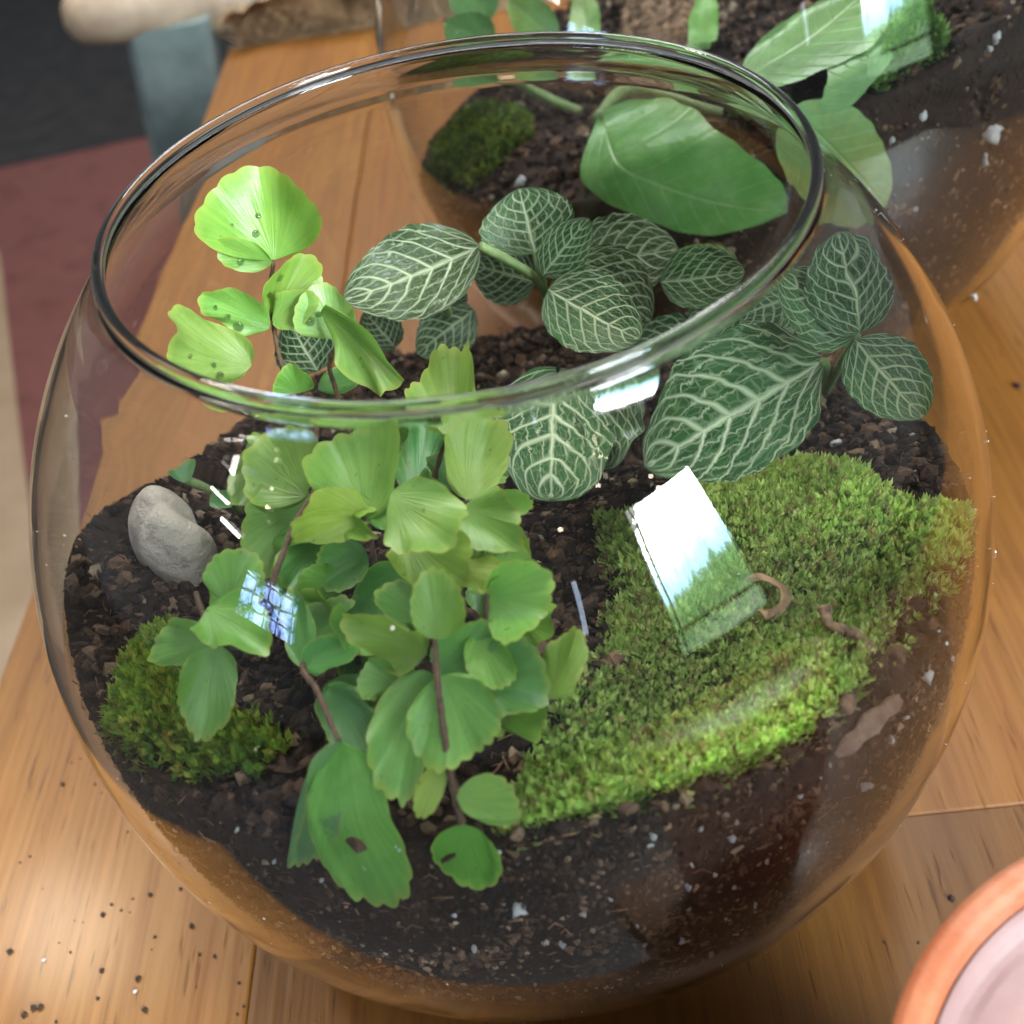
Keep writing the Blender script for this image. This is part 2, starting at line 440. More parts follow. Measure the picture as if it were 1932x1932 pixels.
def mat_terracotta():
    m = NT('terracotta'); v = m.coord('Object')
    a = m.noise(v, 60, 5, .6); b = m.noise(v, 900, 4, .65)
    c = m.ramp(a, [(.3, (.34, .092, .032)), (.55, (.41, .122, .045)), (.75, (.46, .165, .075))])
    c = m.mix(.35, c, m.ramp(b, [(.3, (.75, .72, .7)), (.7, (1.15, 1.15, 1.15))]), 'MULTIPLY')
    w_ = m.ramp(m.noise(v, 38, 6, .7, .4), [(.52, (0,)*3), (.70, (1,)*3)])
    c = m.mix(m.math('MULTIPLY', w_, .28), c, (.52, .34, .26))
    pit = m.ramp(m.noise(v, 330, 2, .5), [(.27, (1,)*3), (.32, (0,)*3)])
    c = m.mix(m.math('MULTIPLY', pit, .6), c, (.16, .06, .035))
    m.l(c, m.b.inputs['Base Color']); m.set(Roughness=.6); m.bump(m.math('SUBTRACT', b, pit), .45, .0007)
    return m.m

MG = mat_glass(); MW = mat_wood(); MF = mat_fern(); MI = mat_fittonia(); MT = mat_terracotta()
M_SOIL = mat_tone('peat_soil', .9, 700, .7, .0012, spec=.25)
M_MOSS = mat_tone('moss_shoots', .5, 500, .1, .0003, .45)
M_PERL = mat_plain('perlite_white', (.50, .50, .52), (.78, .78, .78), 900, .8, .5, .0006)
M_STONE = mat_plain('stone_grey', (.24, .19, .14), (.58, .51, .42), 110, .8, .7, .003, c3=(.42, .35, .27))
M_TWIG = mat_plain('twig_bark', (.055, .03, .018), (.34, .22, .13), 420, .85, .5, .001)
M_STEM = mat_plain('stem_brown', (.035, .018, .01), (.16, .09, .05), 700, .8, .6, .0006)
M_GSTEM = mat_plain('stem_green', (.10, .17, .05), (.20, .27, .10), 500, .6, .3, .0005)

# ------------------------------------------------------------------ floor and room behind
ZF = ZT-8.3
def quad_sheet(name, px, z, thick, mat):
    """a flat floor covering with its own thickness"""
    t = np.array([plane(x, y, z) for x, y in px]); n = len(t)
    bt = t.copy(); bt[:, 2] -= thick
    f = [tuple(range(n))[::-1]] + [tuple(n+i for i in range(n))] + [(i, (i+1) % n, n+(i+1) % n, n+i) for i in range(n)]
    return mk(name, np.vstack([t, bt]), f, mat, smooth=False)

M_FLOOR = mat_plain('floor_darkened', (.018, .013, .010), (.034, .025, .018), 7, .6, .1, .002)  # beige floor darkened in colour to dim its mirror image in the glass
M_BEIGE = mat_plain('floor_beige', (.26, .18, .11), (.36, .26, .17), 7, .7, .2, .002)
M_RUG = mat_plain('rug_red', (.095, .030, .026), (.16, .055, .047), 14, .9, .5, .003, c3=(.125, .046, .04))
M_MAT = mat_plain('mat_black', (.010, .010, .011), (.030, .028, .028), 18, .85, .5, .003)
fl = mk('floor', [(-60, -60, ZF), (60, -60, ZF), (60, 60, ZF), (-60, 60, ZF)], [(0, 1, 2, 3)], M_FLOOR, smooth=False, base=(0, 0, ZF))
tag(fl, 'darkened floor below and beyond the table', kind='structure')
o = quad_sheet('rug', [(-900, 900), (-260, 1500), (10, 1500), (72, 1060), (42, 850), (0, 480), (-120, 200), (-200, -400), (2400, -500), (2000, 500), (900, 700), (900, 1100), (300, 1500), (10, 1500)][2:8]+[(2400, -500), (1900, 500), (1000, 700), (300, 1500)], ZF+.05, .04, M_RUG)
tag(o, 'dull red rug on the floor left of the table', 'rug')
o = quad_sheet('beige_floor', [(-500, 1300), (60, 1300), (110, 1060), (62, 850), (0, 440), (-90, 200), (-400, 200)], ZF+.03, .025, M_BEIGE)  # the floor's own beige, added as a sheet over the darkened colour
tag(o, 'pale beige strip of floor at the left edge of the photo', 'runner')
o = quad_sheet('floor_mat', [(-500, 420), (0, 312), (345, 238), (700, 160), (1500, 0), (1500, -500), (-500, -500)], ZF+.12, .06, M_MAT)
tag(o, 'black mat on the floor beyond the red rug', 'mat')

# ------------------------------------------------------------------ chair behind the table
M_PAINT = mat_plain('chipped_paint', (.10, .135, .125), (.17, .215, .20), 40, .6, .4, .001)
M_RAW = mat_plain('worn_wood', (.17, .12, .075), (.36, .28, .19), 30, .65, .3, .001)
YC = 8.6
ch = thing('chair', (yplane(330, 250, YC)[0], YC, ZF+.12), 'grey-green painted chair with a worn wooden armrest behind the table', 'chair')
a0, a1 = yplane(120, 34, YC-.3), yplane(620, -6, YC+.5)
axis = a1-a0
pts = np.array([a0+axis*t for t in (0, .02, .05, .1, .3, .6, .9, 1)])
v, f = tube(pts, np.array([.10, .18, .23, .25, .255, .25, .25, .25])*.95, 16)
mk('armrest', v, f, M_RAW, ch)
l0, l1 = yplane(318, 30, YC), yplane(362, 300, YC)
l2 = l1+(l1-l0)*((ZF+.12-l1[2])/(l1[2]-l0[2]))
def beam(name, p, q, wx, wy, mat, par, taper=1.):
    p, q = np.array(p), np.array(q); k = np.linspace(0, 1, 9); vv = []
    nz = Waves(10, .5, 3, 5)
    for t in k:
        c = p+(q-p)*t; s_ = 1+(taper-1)*t
        for (ax, ay) in ((-1, -.8), (-.8, -1), (.8, -1), (1, -.8), (1, .8), (.8, 1), (-.8, 1), (-1, .8)):
            vv.append(c+np.array([ax*wx*s_, ay*wy*s_, 0]))
    vv = np.array(vv); vv[:, 0] += .012*nz(vv)
    ff = [(i*8+j, i*8+(j+1) % 8, (i+1)*8+(j+1) % 8, (i+1)*8+j) for i in range(8) for j in range(8)]
    ff += [tuple(range(8))[::-1], tuple(64+j for j in range(8))]
    return mk(name, vv, ff, mat, par, smooth=False)
beam('leg', l0, l2, .36, .3, M_PAINT, ch, .8)
l3 = l0+np.array([4.2, .9, 0]); beam('leg', l3, l3+(l2-l0)*1.0, .36, .3, M_PAINT, ch, .8)
beam('rail', l0+np.array([0, 0, -1.4]), l3+np.array([0, 0, -1.4]), .2, .2, M_PAINT, ch)

# ------------------------------------------------------------------ table
ANG = -math.atan(.087)
tb = thing('wooden_table', (0, 2, ZF), 'varnished wooden table with a rough far edge under both glass bowls', 'table')
def plank(u0, u1, v0, v1, color, name='plank', bv=.008):
    """u across the grain, v along it"""
    th = .28
    g = []
    for z, ins in ((-th, bv), (-th+bv, 0), (-bv, 0), (0, bv)):
        g += [(u0+ins, v0+ins, z), (u1-ins, v0+ins, z), (u1-ins, v1-ins, z), (u0+ins, v1-ins, z)]
    f = [(3, 2, 1, 0), (12, 13, 14, 15)]
    for r in range(3):
        for j in range(4): f.append((r*4+j, r*4+(j+1) % 4, r*4+4+(j+1) % 4, r*4+4+j))
    g = np.array(g, float)+np.array([0, 0, ZT])
    o = mk(name, g, f, MW, tb, smooth=False, base=(0, 0, ZT), color=color)
    o.rotation_euler = (0, 0, ANG)
    return o
# in the table's own frame the left edge is u = -1.748, the seam u = -.785
plank(-1.752, -.7885, -1.22, 5.62, (1.02, 1.0, .98))  # unseen near ends cut short so the glass mirrors dark floor
plank(-.7855, .3497, -1.22, -.318, (.62, .58, .54), bv=.0006)  # both front boards: darker wood colour with the bowl's shade put into it
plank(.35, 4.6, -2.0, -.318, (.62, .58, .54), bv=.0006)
plank(-.7855, 4.6, -.315, 5.62, (1.0, .92, .82))
# rough fibrous far edge
n = 150
uu = np.linspace(-1.76, 4.5, n); nz = Waves(16, 2, 18, 3, 2); pr = []
for i, u in enumerate(uu):
    w_ = .26+.05*nz(np.array([[u, 0.]]))[0]; h_ = .14+.05*nz(np.array([[u, 5.]]))[0]
    for t in np.linspace(0, math.pi, 9):
        pr.append((u, 5.625+.02*math.sin(t*3+u*9)+abs(w_)*math.sin(t)+.0, ZT-.12+(.17+h_)*math.cos(t)))
pr = np.array(pr); pr[:, 1] += .03*Waves(20, 10, 60, 8)(pr); pr[:, 2] += .02*Waves(20, 10, 60, 9)(pr)
f = [(i*9+j, i*9+j+1, (i+1)*9+j+1, (i+1)*9+j) for i in range(n-1) for j in range(8)]
M_BARK = mat_plain('torn_fibre', (.26, .13, .055), (.62, .42, .22), 220, .95, .9, .003, c3=(.26, .14, .06))
o = mk('rough_edge', pr, f, M_BARK, tb, base=(0, 0, ZT)); o.rotation_euler = (0, 0, ANG)
fv, ff = [], []
for i in range(900):
    u = rng.uniform(-1.75, 1.2); b = np.array([u, 5.63+rng.uniform(0, .25), ZT+rng.uniform(-.05, .18)])
    d = rng.normal(size=3)*np.array([.6, .5, .5])+np.array([0, .5, .35]); d = d/np.linalg.norm(d)*rng.uniform(.05, .16)
    s_ = np.cross(d, rng.normal(size=3)); s_ = s_/np.linalg.norm(s_)*.006; k0 = len(fv)
    fv += [b-s_, b+s_, b+d+s_*.3, b+d-s_*.3]; ff.append((k0, k0+1, k0+2, k0+3))
o = mk('edge_fibre', fv, ff, M_BARK, tb, base=(0, 0, ZT)); o.rotation_euler = (0, 0, ANG); o['kind'] = 'stuff'
# legs of the table (they stand on the floor out of view)
for (u, v_) in ((-1.3, -.9), (4.1, -1.6), (-1.3, 5.1), (4.1, 5.1)):
    beam('leg', (u+v_*.087, v_, ZT-.285), (u+v_*.087, v_, ZF+.06), .3, .3, MW, tb).color = (.8, .75, .7, 1)

# ------------------------------------------------------------------ glass bowls
R2 = 1.2; C2 = np.array([1.024, 2.03, ZT+.86*R2])
def r_out(z): return math.sqrt(max(1-(z/KZ)**2, 0))
def bowl_profile(th=.0145):
    out = [(0.0005, -.858), (.2, -.858), (.42, -.858), (.53, -.8575), (.575, -.852), (.60, -.845)]
    for z in np.linspace(-.83, .765, 60): out.append((r_out(z), z))
    out += [(.684, .779), (.666, .794), (.652, .808), (.6385, .824), (.630, .841), (.6255, .853)]
    inn = [(.6095, .853), (.6125, .841), (.619, .824), (.6295, .806), (.6425, .791), (.6595, .775)]
    for z in np.linspace(.755, -.70, 56):
        r = r_out(z); nrm = np.array([r, z/KZ**2]); nrm /= np.linalg.norm(nrm); inn.append((r-nrm[0]*th, z-nrm[1]*th))
    inn += [(.60, -.765), (.5, -.785), (.3, -.795), (.0005, -.80)]
    return np.array(out+inn)
def bowl(name, c, R, label, seed):
    c = np.array(c, float)
    t = thing(name, (c[0], c[1], c[2]-.86*R), label, 'glass bowl')
    v, f = lathe(bowl_profile(), 224)
    nz = Waves(12, 2, 9, seed); v[:, :2] *= (1+.0011*nz(v))[:, None]
    mk('bowl_wall', v*R+c, f, MG, t)
    th = np.linspace(0, 2*np.pi, 20, endpoint=False)
    ring = np.stack([.615+.0110*np.cos(th), .866+.0125*np.sin(th)], 1)
    v, f = lathe(ring[::-1], 224, closed=True)
    v[:, 2] += .002*np.sin(np.arctan2(v[:, 1], v[:, 0])*2+seed)
    mk('rim', v*R+c, f[:, ::-1], MG, t)
    return t
def glass_dust(t, c, R, n, seed):
    r = np.random.default_rng(seed); z = r.uniform(-.5, .75, n); a = r.uniform(-2.9, .4, n)
    p = np.stack([np.sqrt(1-(z/KZ)**2)*np.cos(a), np.sqrt(1-(z/KZ)**2)*np.sin(a), z], 1)*1.0015
    v, f = lumps(p*R+np.array(c), np.exp(r.normal(math.log(.0012), .45, n))*R)
    o = mk('dust_speck', v, f, M_DUSTY, t); o['kind'] = 'stuff'
M_DUSTY = mat_plain('dust', (.35, .31, .27), (.6, .57, .52), 500, .9, .2, .0004)
t_ = bowl('glass_bowl', (0, 0, 0), 1., 'round clear glass bowl in front holding fern, moss and soil', 1)
glass_dust(t_, (0, 0, 0), 1., 130, 4)
bowl('glass_bowl', C2, R2, 'larger round glass bowl behind, cut by the top right of the photo', 2)

# ------------------------------------------------------------------ soil
def r_in(z): return r_out(z)-.030
SN = Waves(26, 4, 26, 21, 2); SF = Waves(40, 22, 90, 22, 3)
def soil_mass(name, c, R, label, bank=None):
    seg, rings, side = 260, 70, 34
    th = np.linspace(0, 2*np.pi, seg, endpoint=False); v = []
    zc = np.array([.085]*seg)
    pa, pb, pc = PLANES[0 if R == 1. else 1]
    for _ in range(40):
        ri = np.array([r_in(z) for z in zc]); zc = pa-pb*ri*np.sin(th)+pc*ri*np.cos(th)+mound(ri*np.cos(th), ri*np.sin(th), PLANES[0 if R == 1. else 1])
    rc = np.array([r_in(z) for z in zc])
    for i in range(side):
        t = i/(side-1); z = -.77+(zc+.77)*t
        r = np.array([r_in(q) for q in z])-.006
        v.append(np.stack([r*np.cos(th), r*np.sin(th), z], 1))
    for i in range(1, rings):
        r = (rc-.006)*(1-i/rings)+.0001; x, y = r*np.cos(th), r*np.sin(th)
        p = np.stack([x, y], 1)
        z = pa-pb*y+pc*x+mound(x, y, PLANES[0 if R == 1. else 1])+.022*SN(p)*min(1, i/6)
        v.append(np.stack([x, y, z], 1))
    v = np.vstack(v)
    d = .0045*SF(v); v[:, 2] += d; rr = np.hypot(v[:, 0], v[:, 1]); v[:, :2] *= (1-np.abs(d)*.8/np.maximum(rr, .2))[:, None]
    n = side+rings-1; i = np.arange(n-1)[:, None]; j = np.arange(seg)[None]
    f = np.stack([i*seg+j, i*seg+(j+1) % seg, (i+1)*seg+(j+1) % seg, (i+1)*seg+j], 2).reshape(-1, 4)
    tone = np.array([.022, .013, .009])*(1+.35*Waves(20, 5, 40, 31)(v)[:, None]).clip(.3, 2)
    o = mk(name, v*R+np.array(c), f, M_SOIL, attr=tone, base=np.array(c)+np.array([0, 0, -.78*R]))
    return tag(o, label, 'soil', kind='stuff')
soil_mass('potting_soil', (0, 0, 0), 1., 'dark brown potting soil filling the lower half of the front bowl')
soil_mass('potting_soil', C2, R2, 'dark potting soil in the larger bowl behind')

def soil_points(n, P=PLANES[0]):
    """random points on the soil's top"""
    a = rng.uniform(0, 2*np.pi, n); r = np.sqrt(rng.uniform(0, 1, n))*.93; x, y = r*np.cos(a), r*np.sin(a)
    z = P[0]-P[1]*y+P[2]*x+mound(x, y, P)+.022*SN(np.stack([x, y], 1))
    return np.stack([x, y, z], 1)
def wall_points(n, P=PLANES[0], lo=-.6):
    a = rng.uniform(0, 2*np.pi, n); out = []
    z = rng.uniform(0, 1, n)**.8
    zc = P[0]-P[1]*.94*np.sin(a)+P[2]*.94*np.cos(a)+mound(.94*np.cos(a), .94*np.sin(a), P); z = lo+(zc-lo)*z
    r = np.sqrt(1-(z/KZ)**2)-.033
    return np.stack([r*np.cos(a), r*np.sin(a), z], 1)
def crumb_tones(n):
    base = np.array([(.024, .015, .011), (.052, .031, .021), (.105, .062, .040), (.020, .014, .012), (.20, .135, .09), (.36, .28, .20)])
    k = rng.choice(6, n, p=[.30, .28, .2, .155, .05, .015]); return base[k]*rng.uniform(.7, 1.3, (n, 1))
def crumbs(c, R, n1, n2, label):
    c = np.array(c); PL = PLANES[0 if R == 1. else 1]; pt = np.vstack([soil_points(n1, PL), wall_points(n2, PL)]); n = len(pt)
    sz = np.exp(rng.normal(math.log(.0095), .5, n)).clip(.004, .021)
    pt[:n1, 2] += sz[:n1]*.3
    rr = np.hypot(pt[n1:, 0], pt[n1:, 1]); pt[n1:, :2] *= ((rr-sz[n1:]*1.2)/rr)[:, None]
    v, f = lumps(pt*R+c, sz*R)
    ct = crumb_tones(n)
    dp = (PL[0]-PL[1]*pt[:, 1]+PL[2]*pt[:, 0]-pt[:, 2]-.16)/.22          # the peat is browner and drier further down
    dp = np.clip(dp+.35*Waves(14, 3, 14, 33)(pt), 0, 1)[:, None]
    ct = ct*(1-dp)+dp*(ct*1.5+np.array([.085, .056, .038])*rng.uniform(.2, 1.5, (n, 1)))
    tone = np.repeat(ct, 12, 0)
    # fibres: short bent hairs in the peat
    nf = n//16; b = np.vstack([soil_points(nf//2, PL), wall_points(nf-nf//2, PL)]); d = rng.normal(size=(nf, 3)); d[:, 2] *= .35
    rad = b.copy(); rad[:, 2] = 0; rad /= np.linalg.norm(rad, axis=1)[:, None]+1e-9
    onwall = np.arange(nf) >= nf//2
    d[onwall] -= (d[onwall]*rad[onwall]).sum(1)[:, None]*rad[onwall]
    d /= np.linalg.norm(d, axis=1)[:, None]; ln = rng.uniform(.012, .045, nf)[:, None]; sd = np.cross(d, rng.normal(size=(nf, 3)))
    sd /= np.linalg.norm(sd, axis=1)[:, None]; sd *= rng.uniform(.0008, .0018, nf)[:, None]
    up = np.array([0, 0, .006])
    P = [b+up*.5, b+d*ln*.5+up*1.6+sd*3, b+d*ln+up*.6]
    vv = np.stack([P[0]-sd, P[0]+sd, P[1]-sd, P[1]+sd, P[2]-sd, P[2]+sd], 1).reshape(-1, 3)*R+c
    ft = np.array([(0, 1, 3), (0, 3, 2), (2, 3, 5), (2, 5, 4)]); ff = (ft[None]+(np.arange(nf)*6)[:, None, None]).reshape(-1, 3)+len(v)
    tf = np.repeat(np.array([[.16, .09, .055]])*rng.uniform(.4, 1.8, (nf, 1)), 6, 0)
    o = mk('soil_crumbs', np.vstack([v, vv]), np.vstack([f, ff]), M_SOIL, smooth=False, attr=np.vstack([tone, tf]))
    return tag(o, label, 'soil crumbs', kind='stuff')
crumbs((0, 0, 0), 1., 15000, 24000, 'loose peat crumbs and root fibres over the soil of the front bowl')
crumbs(C2, R2, 5000, 9000, 'loose peat crumbs over the soil of the larger bowl behind')

# ------------------------------------------------------------------ moss
def in_poly(p, poly):
    poly = np.asarray(poly); x, y = p[:, 0], p[:, 1]; ins = np.zeros(len(p), bool); j = len(poly)-1
    for i in range(len(poly)):
        xi, yi = poly[i]; xj, yj = poly[j]
        ins ^= ((yi > y) != (yj > y)) & (x < (xj-xi)*(y-yi)/(yj-yi+1e-12)+xi); j = i
    return ins
def edge_dist(p, poly):
    poly = np.asarray(poly); d = np.full(len(p), 9.)
    for i in range(len(poly)):
        a, b = poly[i], poly[(i+1) % len(poly)]; ab = b-a
        t = (((p-a)@ab)/(ab@ab)).clip(0, 1); d = np.minimum(d, np.linalg.norm(p-(a+t[:, None]*ab), axis=1))
    return d
def soil_hit(x, y): return spot(x, y, 1.0)
def shoots(pos, up, size, tone, nl=11):
    """star-like moss shoots: nl small pointed leaflets round each stem tip, two rows"""
    n = len(pos); k = np.arange(nl)
    az = k*2.4+rng.uniform(0, 6.28, (n, 1)); lift = np.linspace(.25, 1.25, nl)[None]+rng.uniform(-.2, .2, (n, nl))
    hgt = np.linspace(-.9, .5, nl)[None]*size[:, None]
    ln = size[:, None]*rng.uniform(.75, 1.25, (n, nl))*np.linspace(1.1, .7, nl)[None]
    t1 = np.cross(up, np.array([.3, .9, .1])); t1 /= np.linalg.norm(t1, axis=1)[:, None]; t2 = np.cross(up, t1)
    hor = np.cos(az)[..., None]*t1[:, None]+np.sin(az)[..., None]*t2[:, None]
    d = np.cos(lift)[..., None]*hor+np.sin(lift)[..., None]*up[:, None]
    side = np.cross(d, up[:, None]); side /= np.linalg.norm(side, axis=2)[..., None]+1e-9
    nrm = np.cross(side, d)
    b = pos[:, None]+up[:, None]*hgt[..., None]
    L = ln[..., None]; wd = L*.22
    midp = b+d*L*.45-nrm*L*.06
    V = np.stack([b, midp-side*wd+nrm*L*.05, midp, midp+side*wd+nrm*L*.05, b+d*L+nrm*L*.10], 2)     # n,nl,5,3
    ft = np.array([(0, 2, 1), (0, 3, 2), (1, 2, 4), (2, 3, 4)])
    m_ = n*nl; f = (ft[None]+(np.arange(m_)*5)[:, None, None]).reshape(-1, 3)
    tn = tone[:, None]*np.linspace(.7, 1.2, nl)[None, :, None]*rng.uniform(.85, 1.15, (n, nl, 1))
    return V.reshape(-1, 3), f, np.repeat(tn.reshape(-1, 3), 5, 0)
MN = Waves(18, 5, 22, 77, 2)
def moss(name, px, n, label, size=.0225, height=.026, tones=None, c=(0, 0, 0), R=1.):
    poly = np.array([spot(x, y, 1.0, c, R)[:2] for x, y in px])
    lo, hi = poly.min(0), poly.max(0)
    p = rng.uniform(lo, hi, (n*4, 2)); p = p[in_poly(p, poly)][:n]
    ed = edge_dist(p, poly); nzv = MN(p*1.0)
    keep = rng.uniform(0, 1, len(p)) < np.clip(.30+ed/.09+.35*nzv, .10, 1.); p, ed, nzv = p[keep], ed[keep], nzv[keep]
    c = np.array(c)
    PL = PLANES[0 if R == 1. else 1]
    zz = c[2]+R*(PL[0]-PL[1]*(p[:, 1]-c[1])/R+PL[2]*(p[:, 0]-c[0])/R)+R*.022*SN((p-c[:2])/R)+height*np.minimum(1, ed/.09)**.6*(1+.35*nzv)
    pos = np.stack([p[:, 0], p[:, 1], zz], 1)
    rad = np.linalg.norm((pos-c)*np.array([1, 1, 1/KZ]), axis=1); k = rad > .945*R
    pos[k] = c+(pos[k]-c)*(.945*R/rad[k])[:, None]
    up = np.tile(np.array([0, .12, 1.]), (len(pos), 1))+rng.normal(size=(len(pos), 3))*.28
    up /= np.linalg.norm(up, axis=1)[:, None]
    tones = tones or [(.38, .51, .15), (.48, .60, .21), (.31, .46, .12), (.49, .55, .21), (.34, .29, .13)]
    tones = np.array(tones); w_ = np.array([.30, .25, .21, .13, .11])[:len(tones)]; w_ /= w_.sum()
    tone = tones[rng.choice(len(tones), len(pos), p=w_)]*(1+.18*nzv[:, None]).clip(.6, 1.4)
    sz = size*R*rng.uniform(.7, 1.35, len(pos))
    v, f, t = shoots(pos, up, sz, tone)
    o = mk(name, v, f, M_MOSS, smooth=False, attr=t)
    return tag(o, label, 'moss', kind='stuff')
moss('moss', [(935, 1592), (965, 1490), (1015, 1400), (1060, 1330), (1110, 1270), (1135, 1150), (1120, 960), (1200, 965), (1300, 940), (1400, 905), (1510, 880), (1610, 905), (1650, 965), (1720, 990), (1845, 975), (1838, 1060), (1790, 1150), (1700, 1265), (1600, 1340), (1490, 1420), (1400, 1490), (1250, 1535), (1100, 1562)],
     10500, 'bright green moss carpet on the right side of the front bowl')
moss('moss', [(222, 1370), (232, 1260), (285, 1195), (340, 1190), (390, 1270), (440, 1340), (540, 1390), (560, 1440), (500, 1490), (400, 1485), (300, 1460), (240, 1430)],
     1700, 'small yellow-green moss tuft at the left wall of the front bowl',  .028, .05, [(.24, .36, .05), (.34, .42, .07), (.15, .28, .05), (.36, .33, .07)])

# ------------------------------------------------------------------ leaves
def frame_from(b, t, tw=0., lean=0.):
    y = t-b; L = np.linalg.norm(y); y = y/L
    n = CC-(b+t)/2; n = n-(n@y)*y; n /= np.linalg.norm(n)
    x = np.cross(y, n)
    c, s = math.cos(tw), math.sin(tw)
    return x*c+n*s, y, n*c-x*s, L

def fan_leaf(bp, tp, w, tw=0., cup=.25, bend=-.2, wave=.05, fold=0., Phi=82, e=.62, teeth=11, tooth=.028, seed=0, twist=0.):
    """round scalloped leaf, all its width ahead of the stalk; returns verts, faces, uv"""
    r = np.random.default_rng(seed); nph, nr = 97, 15
    ph = np.linspace(-1, 1, nph); P = ph*math.radians(Phi)
    Lr = np.cos(ph*math.pi/2*.985)**e
    Lr *= 1+.09*np.sin(P*2.3+r.uniform(0, 6))+.05*np.sin(P*5+r.uniform(0, 6))
    Lr *= 1+tooth*(np.abs(np.sin(ph*teeth*math.pi/2+r.uniform(0, 3)))-.6)*np.minimum(1, (1-np.abs(ph))*4)
    rho = np.linspace(0, 1, nr)**.85
    X = np.outer(rho, Lr*np.sin(P)); Y = np.outer(rho, Lr*np.cos(P))
    X /= (X.max()-X.min()); Y /= Y.max()
    x3, y3, n3, L = frame_from(bp, tp, tw)
    wd = w/max(.35, abs(math.cos(tw)))
    Z = cup*(X*wd/L)**2*2+bend*(Y**2-Y)*1.+fold*np.abs(X)*wd/L
    Z += wave*(rho[:, None]**2.5)*np.sin(P[None]*3.2+r.uniform(0, 6))+wave*.6*(rho[:, None]**3)*np.sin(P[None]*7+r.uniform(0, 6))
    wave = wave*2.3; cup = cup*1.4
    Z += wave*.8*(rho[:, None]**2.5)*np.sin(P[None]*3.2+r.uniform(0, 6))+wave*.6*(rho[:, None]**4)*np.sin(P[None]*9+r.uniform(0, 6))
    sg = r.choice([-1, 1]); rl = r.uniform(-.7, 1.6)          # one side rolls up or droops
    Z += rl*np.maximum(0, sg*X-.16)**1.6*wd/L
    Z += r.uniform(-.35, .25)*np.maximum(0, Y-.55)**2*1.5
    Z += twist*X*Y*wd/L
    V = bp+x3*(X*wd)[..., None]+y3*(Y*L)[..., None]+n3*(Z*L)[..., None]
    f = [(i*nph+j, i*nph+j+1, (i+1)*nph+j+1, (i+1)*nph+j) for i in range(nr-1) for j in range(nph-1)]
    uv = np.stack([np.tile((ph+1)/2, nr), np.repeat(rho, nph)], 1)
    return V.reshape(-1, 3), np.array(f), uv

def oval_leaf(bp, tp, w, tw=0., cup=.15, bend=-.25, wave=.03, point=.75, seed=0, fold=.08, twist=0.):
    r = np.random.default_rng(seed); nv, ns = 44, 25
    v_ = np.linspace(0, 1, nv); s_ = np.linspace(-1, 1, ns)
    hw = np.sin(np.pi*v_**.85)**point*.5; hw[0] = .02; hw[-1] = .002
    hw *= 1+.02*np.sin(v_*40+r.uniform(0, 6))
    X = hw[:, None]*s_[None]; Y = np.repeat(v_[:, None], ns, 1)
    x3, y3, n3, L = frame_from(bp, tp, tw); wd = w/max(.35, abs(math.cos(tw)))
    Z = cup*(X*wd/L)**2*2+bend*(Y**2-Y)+fold*np.abs(X)*wd/L+wave*np.abs(s_)[None]**2*np.sin(Y*11+r.uniform(0, 6))+twist*X*Y*wd/L
    V = bp+x3*(X*wd)[..., None]+y3*(Y*L)[..., None]+n3*(Z*L)[..., None]
    f = [(i*ns+j, i*ns+j+1, (i+1)*ns+j+1, (i+1)*ns+j) for i in range(nv-1) for j in range(ns-1)]
    uv = np.stack([np.tile((s_+1)/2, nv), np.repeat(v_, ns)], 1)
    return V.reshape(-1, 3), np.array(f), uv

